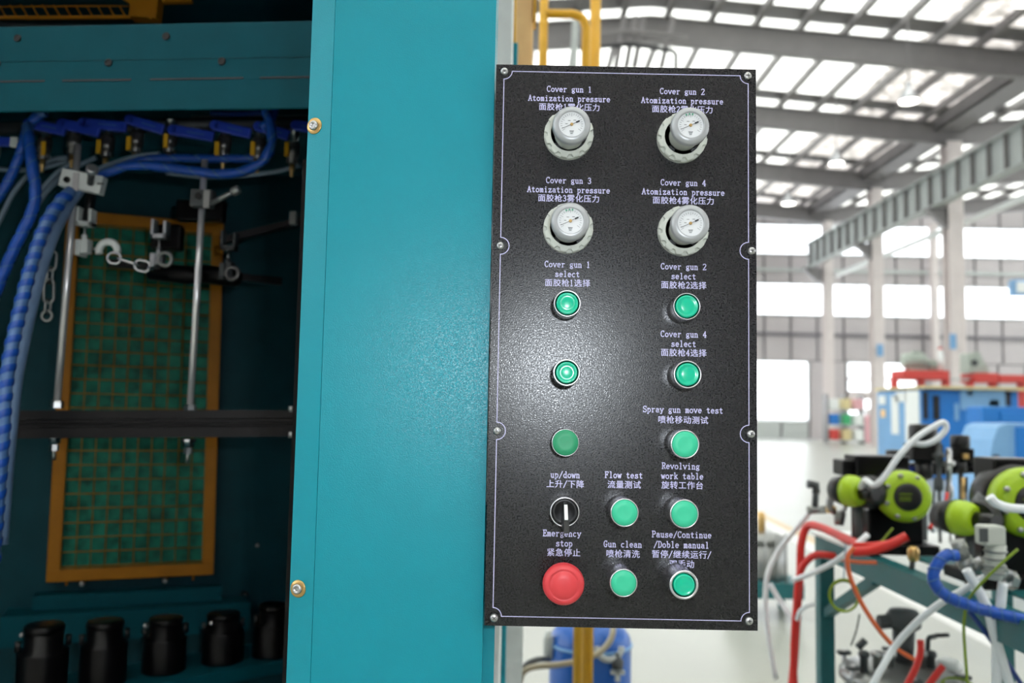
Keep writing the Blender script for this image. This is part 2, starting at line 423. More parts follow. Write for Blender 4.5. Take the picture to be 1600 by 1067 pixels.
# backing sheet behind the panels, split round the openings
bk = [(-4, 46, W2b, W1a), (-4, 46, 4.75, W2a), (-4, D1[0], 0, 4.75), (D1[1], D2[0], 0, 4.75), (D2[1], 46, 0, 4.75), (D1[0], D1[1], 0, 1.1), (D2[0], D2[1], 0, 1.1), (-4, 46, W1b, 15.4)]
b = MB()
for xa, xb, za, zb in bk: b.box((xa, Yw+.12, za), (xb, Yw+.2, zb))
b.build('girt_sheet', seam_m, wall)
for z in (6.35, 10.3):
    MB().box((-4, Yw-.14, z-.1), (46, Yw-.02, z+.1)).build('wall_girt', seam_m if z < 8 else post_g, wall)
def window(n, xa, xb, za, zb, cols, rows, extra=()):
    t = thing('window_%d' % n, None, None, (xa, Yw, za), kind='structure')
    f = MB(); e = .07
    f.box((xa, Yw-.05, za), (xb, Yw+.15, za+e)).box((xa, Yw-.05, zb-e), (xb, Yw+.15, zb)).box((xa, Yw-.05, za), (xa+e, Yw+.15, zb)).box((xb-e, Yw-.05, za), (xb, Yw+.15, zb))
    f.build('window_frame', post_g, t)
    s = (xb - xa) / cols; h = (zb - za) / rows
    for i in range(cols):
        for j in range(rows): MB().box((xa+i*s+.02, Yw+.05, za+j*h+.02), (xa+(i+1)*s-.02, Yw+.06, za+(j+1)*h-.02)).build('pane', pane_m, t)
    for i in range(1, cols): MB().box((xa+i*s-.02, Yw, za), (xa+i*s+.02, Yw+.1, zb)).build('mullion', post_g, t)
    for z, th in extra: MB().box((xa, Yw-.3, z-th/2), (xb, Yw+.1, z+th/2)).build('window_rail', col_m, t)
window(1, -4, 46, W1a, W1b, 16, 1); window(2, -4, 46, W2a, W2b, 16, 1)
window(3, *D1, 3, 1); window(4, *D2, 2, 1, ((3.72, .14), (2.72, .5)))
# the other walls of the hall (out of view)
for nm, x0_, x1_, nw in (('wall_left', GX0-.2, GX0, 5), ('wall_right', GX1, GX1+.2, 6)):
    t = thing(nm, None, None, (x0_, 0, 0), kind='structure')
    for za, zb in ((0, 4.0), (W2b, W1a), (W1b, 14)): MB().box((x0_, GY0, za), (x1_, GY1, zb)).build('wall_sheet', wall_m, t)
    MB().box((x0_, GY0, 4.0), (x1_, GY0+1, W1b)).box((x0_, GY1-1, 4.0), (x1_, GY1, W1b)).build('wall_sheet', wall_m, t)
    MB().box((x0_+.08, GY0+1, 4.0), (x0_+.1, GY1-1, W2b)).box((x0_+.08, GY0+1, W1a), (x0_+.1, GY1-1, W1b)).build('pane', pane_m, t)  # window bands added out of view, to put bright streaks on the rods
    for y in range(-12, 50, 8): MB().box((x0_-.02, y-.15, 4.0), (x1_+.02, y+.15, W1b)).build('wall_post', col_m, t)
MB().box((GX0, GY0-.2, 0), (GX1, GY0, 15.2)).build('wall_front', wall_m, kind='structure')

# far shelving and pallets ----------------------------------------
t = thing('storage_rack', 'far storage rack of coloured boxes and drums left of the blue machine', 'rack', P(1330, 690, 46))
px0 = PZ(1300, 693, 0); Yr = 45.0
def WX(px, Y): return P(px, 640, Y).x
xa, xb = WX(1296, Yr), WX(1352, Yr)
for xx in (xa, (xa+xb)/2, xb): MB().box((xx-.03, Yr+.2, 0), (xx+.03, Yr+.9, 2.6)).build('rack_post', raft_m, t)
for z in (.15, .95, 1.75): MB().box((xa, Yr, z), (xb, Yr+.9, z+.06)).build('rack_shelf', post_g, t)
cols = [('red crate', beam_r), ('blue crate', mach_b), ('green crate', mat('crate_green', (60, 170, 110), .5)), ('white crate', white_pl), ('tan crate', pallet), ('pink crate', mat('crate_pink', (222, 170, 176), .6))]
lbs = {(0,0): 0, (0,1): 4, (0,2): 3, (1,0): 1, (1,1): 2, (1,2): 3, (2,0): 3, (2,1): 4, (2,2): 5}
for (j, i), c in lbs.items():
    w_ = (xb - xa) / 3; x0 = xa + i * w_ + .08
    o = MB().box((x0, Yr-.02, (.21, 1.01, 1.81)[j]), (x0 + w_ - .2, Yr+.7, (.21, 1.01, 1.81)[j] + .55)).build('storage_crate', cols[c][1], bevel=.03)
    tag(o, '%s on the %s shelf of the far storage rack, %s' % (cols[c][0], ('bottom', 'middle', 'top')[j], ('left end', 'in the middle', 'right end')[i]), 'crate', 'crates on the far rack')
t = thing('parts_stack', 'pinkish stack of wrapped parts under the small far window', 'stack', (WX(1385, 48), 48, 0))
for (a, c, z0_, z1_, m) in ((1357, 1372, 0, 1.5, cols[5][1]), (1374, 1392, 0, 1.1, cols[5][1]), (1360, 1385, 1.5, 1.9, col_m), (1393, 1404, 0, .8, beam_r)):
    MB().box((WX(a, 48), 48, z0_), (WX(c, 48), 48.8, z1_)).build('wrapped_part', m, t, bevel=.05)

# blue machine ------------------------------------------------------
Ym = 20.5
def W(px, py, Y): return P(px, py, Y)
t = thing('blue_machine', 'big blue machine enclosure with dark slots standing far behind the pumps', 'machine', (W(1470, 640, Ym).x, Ym, 0))
xl, xc, xr = W(1375, 640, Ym).x, W(1441, 640, Ym).x, W(1592, 640, Ym).x
zt = W(1441, 607, Ym).z
Yb = Ym * (xc / P(1372, 640, Ym).x)
MB().box((xc, Ym, 0), (xr, Yb, zt-.02)).build('main_body', mach_b, t, bevel=.03)
MB().box((xc-.03, Ym+.03, .05), (xc, Yb-.03, zt-.05)).build('side_panel', mach_l, t, label='pale blue side panel')
for (a, c, y0, y1, m, nm) in ((1442, 1449, 612, 655, black_pl, 'dark_slot'), (1458, 1467, 618, 656, black_pl, 'dark_slot'), (1570, 1578, 612, 634, black_pl, 'dark_slot'),
                           (1500, 1571, 610, 640, mach_l, 'window_panel'), (1545, 1560, 625, 634, pot_s, 'door_handle'), (1511, 1518, 610, 618, orange_p, 'warning_label'), (1530, 1534, 640, 655, yellow, 'warning_label'),
                           (1491, 1497, 630, 657, mach_l, 'vent_strip'), (1522, 1540, 640, 672, mach_l, 'window_panel')):
    p0 = W(a, y1, Ym); p1 = W(c, y0, Ym); MB().box((p0.x, Ym-.03, p0.z), (p1.x, Ym, p1.z)).build(nm, m, t)
def SP(px, py):
    d = RM.to_3x3() @ V(((px - 800) / F, -(py - 533.5) / F, -1)); return CAM + d * ((xc - CAM.x) / d.x)
for (a, c, y0, y1, m) in ((1376, 1386, 618, 632, white_pl), (1379, 1385, 640, 652, orange_p), (1396, 1406, 618, 678, white_pl), (1418, 1438, 610, 690, post_w), (1402, 1418, 612, 628, post_w)):
    p0 = SP(a, y1); p1 = SP(c, y0); MB().box((xc-.05, p1.y, p0.z), (xc-.03, p0.y, p1.z)).build('notice_sheet', m, t)
xl = xc
MB().box((xl-.05, Ym-.2, zt), (xr+.2, Yb+.1, zt+.06)).build('top_board', pallet, t)
# bright blue box in front and pale guard
t = thing('electrical_cabinet', 'plain bright blue electrical cabinet in front of the big blue machine', 'cabinet', (W(1570, 660, 17).x, 17, 0))
p0 = W(1536, 700, 17); p1 = W(1640, 637, 17); MB().box((p0.x, 17, 0), (p1.x, 17.6, p1.z)).build('cabinet_body', mach_b, t, bevel=.03)
MB().box((p0.x+.35, 16.97, .3), (p1.x-.1, 17, p1.z-.1)).build('cabinet_door', mach_b, t, bevel=.01)
t = thing('machine_guard', 'pale blue sheet metal guard with a sloped corner at the right edge', 'guard', (W(1575, 720, 11).x, 11, 0))
poly = [(1522, 790), (1545, 728), (1552, 688), (1560, 667), (1572, 662), (1640, 662), (1640, 790)]
q = [W(a, c, 11) for a, c in poly]
MB().prism([(v.x, v.z) for v in q], (0, 11, 0), (1,0,0), (0,0,1), (0, .8, 0)).build('guard_panel', mach_l, t)
p0 = W(1589, 790, 11); p1 = W(1640, 668, 11); MB().box((p0.x, 10.96, p0.z), (p1.x, 11, p1.z)).build('guard_door', mach_b, t)
p = W(1556, 716, 11); MB().lathe([(.05, 0), (.05, .02), (.02, .03)], p, (0,-1,0), 12).build('guard_knob', ink_dark, t)
zq = min(v.z for v in q)
MB().box((q[0].x+.1, 11.1, 0), (q[-1].x, 11.7, zq)).build('guard_plinth', mach_l, t)

# motors and red rack on top of the back row --------------------------------
Yk = 26.0
t = thing('red_steel_rack', 'red steel rack beams behind the top of the blue machine', 'rack', (W(1490, 590, Yk).x, Yk, 0))
for (a, c, y0, y1) in ((1412, 1484, 579, 592), (1525, 1560, 583, 597), (1562, 1605, 586, 597)):
    p0 = W(a, y1, Yk); p1 = W(c, y0, Yk); MB().box((p0.x, Yk, p0.z), (p1.x, Yk+.9, p1.z)).build('rack_beam', beam_r, t, bevel=.02)
for a in (1405, 1447, 1486, 1524, 1560, 1606):
    p0 = W(a, 590, Yk); MB().box((p0.x-.06, Yk+.2, 0), (p0.x+.06, Yk+.5, p0.z)).build('rack_post', beam_r, t)
p0 = W(1484, 590, Yk); p1 = W(1526, 585, Yk); MB().box((p0.x, Yk+.2, p0.z-.05), (p1.x, Yk+.6, p0.z)).build('rack_tie', post_g, t)
def motor(px, py, Y, L, r, lb):
    p = W(px, py, Y); t = thing('electric_motor', lb, 'motor', p, 'motors on the red rack')
    b = MB().lathe([(r*.6, -L*.52), (r*.95, -L*.48), (r, -L*.3), (r, L*.3), (r*.8, L*.36), (r*.35, L*.4), (r*.35, L*.55)], p, (1,0,0), 20); b.build('motor_body', mach_g, t)
    for k in range(7): MB().torus(p + V((-L*.28 + k*L*.09, 0, 0)), (1,0,0), r*1.02, r*.05, 20, 5).build('cooling_fin', mach_g, t)
    MB().cbox(p + V((0, -.0, r*1.1)), (L*.3, r*.8, r*.4)).build('terminal_box', mach_g, t, bevel=.01)
    MB().cbox(p + V((0, 0, -r*1.05)), (L*.7, r*1.3, r*.25)).build('motor_foot', mach_g, t)
motor(1431, 564, Yk+.45, .8, .24, 'largest grey green motor on the red rack above the pale blue cabinet')
motor(1459, 571, Yk+.45, .36, .13, 'small grey green motor to the right of the largest one')
p = W(1527, 570, Yk+.4); t = thing('machine_housing', 'grey green machine housing with a sloped side on the red rack', 'machine', p)
q = [W(a, c, Yk+.2) for a, c in ((1513, 582), (1513, 552), (1530, 549), (1538, 566), (1548, 582))]
MB().prism([(v.x, v.z) for v in q], (0, Yk+.2, 0), (1,0,0), (0,0,1), (0, .5, 0)).build('housing_body', mach_g, t)
MB().lathe([(.1, 0), (.1, .05)], W(1522, 567, Yk+.2), (0,-1,0), 14).build('housing_port', motor_d, t)
p = W(1466, 562, Yk+.3); 
t = thing('gas_bottle', 'slim pale bottle with an orange top on the red rack between motor and housing', 'bottle', W(1471, 578, Yk+.3))
b0 = W(1470, 579, Yk+.3); MB().lathe([(.09, 0), (.09, .45), (.05, .55), (.05, .65)], b0, (0,0,1), 14).build('bottle_body', white_pl, t)
MB().lathe([(.06, .65), (.06, .72)], b0, (0,0,1), 12).build('bottle_cap', beam_r, t)

# ================================================================== THE MACHINE CABINET (teal) AND ITS BOOTH
YP = .88
mc = thing('spray_machine', 'teal spray machine cabinet with a wide corner post and dark open booth', 'machine', (-.3, 1.0, 0))
# front corner post: folded sheet, plan outline (x, y)
f0 = P(468, 533, .885); f1 = P(505, 533, .876); f2 = P(764, 533, .893)
th = .003
def sheet(name, pts, z0, z1, m, parent, th=.003, label=None, bevel=0):
    """vertical folded sheet through plan points, thickness th behind"""
    b = MB()
    for i in range(len(pts) - 1):
        a = V((pts[i][0], pts[i][1], 0)); c = V((pts[i+1][0], pts[i+1][1], 0)); d = (c - a).normalized(); n = V((-d.y, d.x, 0)) * th
        vs = [a, c, c + n, a + n]; b.add([v + V((0,0,z0)) for v in vs] + [v + V((0,0,z1)) for v in vs], [(3,2,1,0),(4,5,6,7),(0,1,5,4),(1,2,6,5),(2,3,7,6),(3,0,4,7)])
    return b.build(name, m, parent, label=label, bevel=bevel)
sheet('corner_post', [(f1.x, f1.y), (f2.x, f2.y), (f2.x, f2.y + .1)], 0, 2.9, teal, mc, .003, 'broad bright teal post face')
sheet('post_flange', [(f0.x, f0.y + .03), (f0.x, f0.y), (f1.x - .0006, f1.y)], 0, 2.9, teal, mc, .003, 'narrow folded teal edge strip')
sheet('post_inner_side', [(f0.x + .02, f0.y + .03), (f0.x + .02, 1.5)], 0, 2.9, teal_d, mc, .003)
# washers with screws
dfl = V((f1.x - f0.x, f1.y - f0.y, 0)).normalized(); nfl = V((dfl.y, -dfl.x, 0))
for (px, py) in ((490, 196), (465, 920)):
    t_ = (f0.y + (f1.y - f0.y) * .5); p = P(px, py, t_)
    # project on flange plane
    k = ((p - V((f0.x, f0.y, p.z))).dot(nfl)); p = p - nfl * k
    s = MB().lathe([(.0088, 0), (.0088, .0008), (.0082, .0014), (.0050, .0016)], p, nfl, 28).build('brass_washer', brass, mc, label='brass washer under a steel screw')
    h = MB().lathe([(.0052, .0014), (.0052, .003), (.0044, .0042), (.0024, .0044), (.0021, .0028)], p, nfl, 20)
    h.build('screw_head', steel, s)

# header beam over the opening (its plane is turned five degrees: right end nearer)
YH = 1.45
hc = P(240, 104, YH); ha = math.radians(-5); hx = V((math.cos(ha), math.sin(ha), 0)); hn = V((math.sin(ha), -math.cos(ha), 0))
def HP(px, py, off=0):
    d = RM.to_3x3() @ V(((px - 800) / F, -(py - 533.5) / F, -1)); o = hc + hn * off
    return CAM + d * ((o - CAM).dot(hn) / d.dot(hn))
def Zp(x, y, Y): return P(x, y, Y).z
hz0, hz1 = HP(240, 172).z, HP(240, 37).z
xL, xR = -1.75, P(505, 533, YH).x - .02
hu1 = (HP(500, 104) - hc).dot(hx); hu0 = -1.1
def hbox(u0, u1, z0, z1, o0, o1):
    c0_ = V((hc.x, hc.y, 0)); vs = [c0_ + hx*u + hn*o + V((0,0,z)) for z in (z0, z1) for u, o in ((u0,o1),(u1,o1),(u1,o0),(u0,o0))]
    return MB().add(vs, [(3,2,1,0),(4,5,6,7),(0,1,5,4),(1,2,6,5),(2,3,7,6),(3,0,4,7)])
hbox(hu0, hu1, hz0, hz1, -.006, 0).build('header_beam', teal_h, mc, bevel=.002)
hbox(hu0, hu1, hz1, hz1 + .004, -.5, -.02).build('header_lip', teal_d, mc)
for px, py in ((28, 60), (260, 57), (170, 98), (347, 96), (-4, 100)):
    p = HP(px, py)
    MB().lathe([(.0066, 0), (.0066, .002), (.0052, .003), (.0046, .001)], p, hn, 18).build('hole_bushing', black_pl, mc)
zs = HP(240, 124).z
for a, c_ in ((-60, 70), (98, 205), (235, 380), (406, 500)):
    hbox((HP(a, 124) - hc).dot(hx), min((HP(c_, 124) - hc).dot(hx), hu1), zs - .0015, zs + .0015, -.001, .0012).build('fold_slot', ink_dark, mc)
hbox(hu0, hu1, zs + .035, zs + .0362, -.001, .0006).build('fold_line', teal_d, mc)
# recess above the header with yellow mesh guard
YG = 1.75
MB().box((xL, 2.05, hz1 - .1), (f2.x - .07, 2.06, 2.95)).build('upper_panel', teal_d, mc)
gd = thing('mesh_guard', 'yellow wire mesh guard with diagonal brace above the teal header beam', 'guard', P(120, 20, YG))
def gp(px, py, Y=YG): return P(px, py, Y)
MB().bar(gp(-40, 28), gp(236, 27), .006, .006).build('frame_bar', yellow_d, gd)
MB().bar(gp(208, 11, YG), gp(250, 14, YG), .03, .052).build('corner_block', yellow_d, gd)
MB().bar(gp(196, -8, YG-.01), gp(243, 26, YG-.01), .012, .022).build('diagonal_brace', yellow_d, gd)
MB().bar(gp(255, 1), gp(300, 0), .012, .012).build('side_bracket', yellow_d, gd)
for k in range(16):
    a = -30 + k * 17; MB().tube([gp(a, -22, YG + .10), gp(a + 8, 2, YG+.05), gp(a + 22, 26, YG)], .0016, 5).build('mesh_wire', yellow_d, gd)
for (yy, dy) in ((9, .035), (-8, .07), (-22, .1)): MB().tube([gp(-40, yy + 2, YG + dy), gp(208, yy, YG + dy)], .002, 5).build('mesh_wire', yellow_d, gd)
MB().box((xL, YG + .13, Zp(100, 60, YG)), (gp(208, 0).x, YG + .14, Zp(100, -60, YG))).build('filter_pad', motor_d, gd)

# booth interior walls: the back plane is turned about 22 degrees
ctr = P(205, 620, 2.25); ang = math.radians(21)
ex = V((math.cos(ang), math.sin(ang), 0)); ny = V((math.sin(ang), -math.cos(ang), 0))   # ny points to camera
def BP(px, py, off=0):
    """point where the pixel ray meets the back plane moved off towards the camera"""
    d = RM.to_3x3() @ V(((px - 800) / F, -(py - 533.5) / F, -1)); o = ctr + ny * off
    return CAM + d * ((o - CAM).dot(ny) / d.dot(ny))
def bl(p): q = p - ctr; return q.dot(ex), q.z + ctr.z
def bquad(name, u0, u1, z0, z1, off0, off1, m, parent, bevel=0, label=None):
    c = V((ctr.x, ctr.y, 0)); vs = []
    for z in (z0, z1):
        for u, o in ((u0, off1), (u1, off1), (u1, off0), (u0, off0)): vs.append(c + ex * u + ny * o + V((0,0,z)))
    return MB().add(vs, [(3,2,1,0),(4,5,6,7),(0,1,5,4),(1,2,6,5),(2,3,7,6),(3,0,4,7)]).build(name, m, parent, bevel=bevel, label=label)
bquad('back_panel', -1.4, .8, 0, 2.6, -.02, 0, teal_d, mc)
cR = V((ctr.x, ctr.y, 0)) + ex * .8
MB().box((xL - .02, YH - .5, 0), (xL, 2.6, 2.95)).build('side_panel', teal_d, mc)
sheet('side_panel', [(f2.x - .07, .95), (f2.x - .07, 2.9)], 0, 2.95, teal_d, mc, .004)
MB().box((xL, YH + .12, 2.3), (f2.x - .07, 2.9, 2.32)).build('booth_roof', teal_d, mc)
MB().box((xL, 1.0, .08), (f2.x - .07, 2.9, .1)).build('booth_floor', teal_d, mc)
# black inner edge beside the post
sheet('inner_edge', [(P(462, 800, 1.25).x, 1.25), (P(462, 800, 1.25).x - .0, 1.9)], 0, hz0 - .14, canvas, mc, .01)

# mesh window door ---------------------------------------------------------
uBL, zBL = bl(BP(75, 906)); uBR, zBR = bl(BP(333, 893)); uTL, zTL = bl(BP(107, 333)); uTR, zTR = bl(BP(349, 353))
z0 = (zBL + zBR) / 2; z1 = (zTL + zTR) / 2; fo = .012
md = thing('mesh_window', 'ochre framed mesh window with green filter film on the booth back wall', 'window', V((ctr.x, ctr.y, 0)) + V((0,0,z0)) + ny * .03)
bw = abs(bl(BP(95, 860))[0] - bl(BP(74, 860))[0])
def strut(name, a, b_, wd, off=.03):
    c = V((ctr.x, ctr.y, 0)); pa = c + ex*a[0] + V((0,0,a[1])) + ny*off; pb = c + ex*b_[0] + V((0,0,b_[1])) + ny*off
    return MB().bar(pa, pb, .02, wd, ny.cross(pb - pa)).build(name, yellow_d, md, bevel=.002)
h = bw / 2
strut('frame_bar', (uBL + h, z0), (uTL + h, z1), bw); strut('frame_bar', (uBR - h, z0), (uTR - h, z1), bw)
strut('frame_bar', (uBL + .001, z0 + h), (uBR - .001, z0 + h), bw, .031); strut('frame_bar', (uTL + .001, z1 - h), (uTR - .001, z1 - h), bw, .031)
def U(t, s): return (uBL + bw) + t * ((uBR - bw) - (uBL + bw)) if s == 0 else (uTL + bw) + t * ((uTR - bw) - (uTL + bw))
NV, NH = 10, 26
c0 = V((ctr.x, ctr.y, 0))
def bp(u, z, off): return c0 + ex*u + V((0,0,z)) + ny*off
mw = MB()
for i in range(1, NV):
    t_ = i / NV; mw.tube([bp(U(t_, 0), z0 + .005, .034), bp(U(t_, 1), z1 - .005, .034)], .0017, 4)
for j in range(1, NH):
    s_ = j / NH; z = z0 + (z1 - z0) * s_; ul = (uBL + bw) * (1 - s_) + (uTL + bw) * s_; ur = (uBR - bw) * (1 - s_) + (uTR - bw) * s_
    mw.tube([bp(ul, z, .037), bp(ur, z, .037)], .0017, 4)
mw.build('wire_mesh', yellow_w, md, kind='stuff', label='ochre welded wire grid')
MB().add([bp(uBL + .01, z0 + .01, .016), bp(uBR - .01, z0 + .01, .016), bp(uTR - .01, z1 - .01, .016), bp(uTL + .01, z1 - .01, .016),
          bp(uBL + .01, z0 + .01, .02), bp(uBR - .01, z0 + .01, .02), bp(uTR - .01, z1 - .01, .02), bp(uTL + .01, z1 - .01, .02)],
         [(3,2,1,0),(4,5,6,7),(0,1,5,4),(1,2,6,5),(2,3,7,6),(3,0,4,7)]).build('filter_film', film, md, label='crumpled green film behind the mesh')
for px, py in ((129, 911), (258, 906)):
    p = BP(px, py, .03); MB().lathe([(.006, -.006), (.007, 0), (.007, .012), (.004, .016)], p, ny, 12).build('latch_knob', steel, mc)
for px, py in ((104, 907), (302, 899)):
    p = BP(px, py, .03); MB().cyl(p + V((0,0,.012)), p - V((0,0,.012)), .0028, n=8).build('hinge_pin', yellow_d, mc)
# ledge under the window
u0, zl = bl(BP(55, 945)); u1, _ = bl(BP(345, 920))
u2, zm = bl(BP(10, 985)); u3, _ = bl(BP(375, 930))
bquad('upper_ledge', u0, u1, zl - .004, zl + .03, 0, .05, teal_h, mc)
bquad('lower_ledge', u2, u3 + .02, zm - .02, zl - .005, 0, .09, teal_h, mc)
# small screw on back wall right
p = BP(402, 852); MB().lathe([(.005, 0), (.004, .004)], p, ny, 10).build('wall_screw', steel, mc)
p = BP(382, 930); MB().lathe([(.011, 0), (.008, .008)], p, ny, 12).build('hole_bushing', black_pl, mc)
# canister shelf
CAN = [(70, 975, 1.80, .048), (165, 969, 1.89, .047), (260, 964, 1.98, .046), (350, 957, 2.06, .047), (428, 943, 2.12, .045)]
cz = None; zc = []
pts = []
for px, py, Y, r in CAN:
    p = P(px, py, Y); zc.append(p.z); pts.append(p)
ztop = sum(zc) / len(zc)
zb_ = ztop - .124
sd = (V((pts[-1].x, pts[-1].y, 0)) - V((pts[0].x, pts[0].y, 0))).normalized(); sn = V((sd.y, -sd.x, 0))
sa = V((pts[0].x, pts[0].y, 0)) - sd * .5; sb = V((pts[-1].x, pts[-1].y, 0)) + sd * .12
MB().add([v + V((0,0,z)) for z in (zb_ - .03, zb_) for v in (sa + sn*.062, sb + sn*.062, sb - sn*.12, sa - sn*.12)],
         [(3,2,1,0),(4,5,6,7),(0,1,5,4),(1,2,6,5),(2,3,7,6),(3,0,4,7)]).build('canister_shelf', teal_h, mc, bevel=.003)
ords = ['leftmost black canister on the booth shelf, below the left side of the mesh window', 'black canister second from the left on the booth shelf', 'middle black canister of the five on the booth shelf',
        'black canister fourth from the left, below the right side of the mesh window', 'black canister at the right end of the booth shelf, partly behind the teal post']
for i, (px, py, Y, r) in enumerate(CAN):
    p = V((pts[i].x, pts[i].y, zb_)); H = zc[i] - zb_
    t = thing('black_canister', ords[i], 'canister', p, 'black canisters on the booth shelf')
    MB().lathe([(r, 0), (r, .004), (r, H*.60), (r*.97, H*.64), (r*.76, H*.67), (r*.76, H*.92)], p, (0,0,1), 32).build('canister_body', canvas, t)
    MB().lathe([(r*.77, H*.90), (r*.79, H*.91), (r*.79, H*.97), (r*.72, H), (r*.3, H*1.0)], p, (0,0,1), 32).build('canister_cap', canvas, t)
    for s in (-1, 1):
        q = p + sd * s * r * .97 + V((0,0,H*.66)); MB().cyl(q, q + V((0,0,.02)), .006, n=8).build('clamp_bolt', black_pl, t)
for px, py, k in ((229, 977, 0), (36, 992, 1), (332, 973, 2)):
    p = P(px, py, 1.9); MB()
    MB().lathe([(.0055, 0), (.0055, .006), (.003, .01)], p, (0,-1,.2), 10).build('shelf_bolt', steel, mc)

# ------------------------------------------------------------- rail, rods, clamps
YR = 1.72
ra = P(14, 663, YR - .05); rb = P(470, 661, YR + .02)
rl = thing('slotted_rail', 'black anodised aluminium rail with grooves crossing the booth', 'rail', ra.lerp(rb, .5))
H = .042 * 1.27; dr = (rb - ra).normalized(); up = V((0,0,1))
nr = V((dr.y, -dr.x, 0))
poly = [(-.5,-.5),(.5,-.5),(.5,-.12),(.38,-.08),(.38,0),(.5,.04),(.5,.12),(.42,.14),(.42,.18),(.5,.2),(.5,.5),(-.5,.5)]
MB().prism([(a*.04, b_*H) for a, b_ in poly], ra, nr, V((0,0,1)), rb - ra).build('rail_profile', black_al, rl)
MB().cbox(ra - dr * .0015, (.003, .04, H)).build('rail_end_cap', black_pl, rl)
for py in (642, 690):
    p = P(455, py + (2 if py < 660 else -6), YR); MB().cyl(p, p + V((0,0,.012)), .006, n=10).build('rail_bolt', steel, rl)
def rod(pt, pb, under, lab):
    a = P(*pt); b_ = P(*pb); t = thing('chrome_rod', lab, 'rod', b_, 'upright chrome rods bolted to the rail')
    MB().cyl(b_, a, .0068, n=20).build('rod_shaft', rod_m, t)
    MB().lathe([(.012, -.004), (.012, .006), (.010, .010)], b_, (0,0,1), 6, smooth=False).build('lock_nut', steel, t)
    u = V((b_.x, b_.y, b_.z - H - .004)); MB().lathe([(.014, 0), (.014, -.006), (.0105, -.008), (.0105, -.016)], u, (0,0,1), 20).build('washer', chrome, t)
    MB().cyl(u - V((0,0,.014)), u - V((0,0,.048)), .0042, n=10).build('stud', steel, t)
    MB().lathe([(.0085, -.018), (.0085, -.030)], u, (0,0,1), 6, smooth=False).build('hex_nut', steel, t)
    return a, b_
YRr = YR - .03
A1, B1 = rod((122, 226, YRr), (89, 634, YRr), 0, 'left chrome rod on the rail, carrying the bright white clamp block')
A2, B2 = rod((320, 250, YRr + .02), (297, 640, YRr + .02), 0, 'right chrome rod on the rail, carrying the dark lever clamp')
def on(A, B, py0, pyA, pyB): return A.lerp(B, (py0 - pyA) / (pyB - pyA))
# left white clamp block
p = on(A1, B1, 284, 226, 634)
t = thing('clamp_block', 'bright aluminium clamp block with a thumb screw near the top of left rod', 'clamp', p)
ca = P(98, 278, YRr - .004); cb = P(162, 291, YRr - .004)
MB().bar(ca, cb, .022, .036).build('block_body', white_pl, t, bevel=.0015)
q = P(105, 281, YRr - .016); MB().lathe([(.006, 0), (.006, .004), (.003, .004)], q, (0,-1,0), 16).build('cap_screw', black_pl, t)
q = P(118.5, 284, YRr - .016); MB().cbox(q, (.011, .004, .036)).build('rod_saddle', steel, t)
q0 = P(141, 287, YRr - .02); q1 = P(144, 265, YRr - .05); MB().cyl(q0, q1, .006, .007).build('thumb_screw_stem', motor_d, t)
MB().lathe([(.009, -.006), (.0115, -.004), (.0115, .004), (.009, .006)], q1, (q1 - q0), 20).build('thumb_screw_head', alum, t)
q = P(157, 287, YRr - .016); MB().cbox(q, (.012, .003, .003)).build('block_slot', motor_d, t)
# spray gun assemblies hanging below: bracket, stud, lower block
def gun_mount(x, y0, y1, y2, Y, lab, m1, ring=False, ysh=0):
    p = P(x, y0, Y); t = thing('gun_mount', lab, 'mount', p, 'gun mounts in front of the mesh window')
    w_ = .011; 
    b = MB(); q0 = P(x - 10, y0 - 14, Y); q1 = P(x + 12, y0 + 16, Y)
    b.box((q0.x, Y - .01, q1.z), (q0.x + .006, Y + .015, q0.z)).box((q1.x - .006, Y - .01, q1.z), (q1.x, Y + .015, q0.z - .004)).box((q0.x, Y - .01, q1.z), (q1.x, Y + .015, q1.z + .009))
    b.build('fork_bracket', m1, t, bevel=.001)
    MB().cyl(P(x, y0 + 14, Y), P(x - 1, y1, Y), .0028, n=8).build('stud', steel, t)
    MB().cyl(P(x - 1, (y0 + y1) / 2 + 10, Y - .003), P(x - 1, y1, Y - .003), .0055, n=12).build('sleeve', m1, t)
    MB().box((P(x - 12, y2, Y).x, Y - .014, P(x, y2, Y).z), (P(x - 4, y2, Y).x, Y + .02, P(x, y1, Y).z)).box((P(x - 4, y2, Y).x, Y - .01, P(x, y2 - 4, Y).z), (P(x + 6, y2, Y).x, Y + .012, P(x, y1 - 2, Y).z)).build('lower_block', m1, t, bevel=.001)
    return t
t = gun_mount(133, 338, 376, 400, 1.72, 'bright fork bracket mount hanging beside the left rod', white_pl)
MB().cyl(P(143, 296, 1.72), P(136, 345, 1.72), .009, n=14).build('gun_barrel', black_pl, t)
b = MB(); b.torus(P(169, 392, 1.71), (0,-1,0), .0185, .0075, 20, 8, a0=-.35, a1=PI + .35, xd=(1,0,0)); b.build('open_ring_clamp', white_pl, t, label='bright open C shaped clamp ring')
MB().cyl(P(146, 389, 1.715), P(152, 389, 1.715), .003, n=8).build('ring_pin', steel, t)
t2 = gun_mount(249, 357, 397, 418, 1.80, 'grey fork bracket mount between the two rods', alum)
MB().torus(P(258, 405, 1.78), (0,1,0), .014, .0045, 20, 8).build('ring_clamp', pot_s, t2)
MB().lathe([(.014, -.06), (.02, -.055), (.02, .03), (.012, .06)], P(275, 428, 1.84), (1,0,-.1), 16).build('gun_body', canvas, t2, label='black spray gun body')
t3 = gun_mount(357, 375, 412, 436, 1.88, 'dark grey fork bracket mount right of the right rod', motor_d)
MB().torus(P(363, 427, 1.86), (0,1,0), .0135, .0045, 20, 8).build('ring_clamp', motor_v, t3)
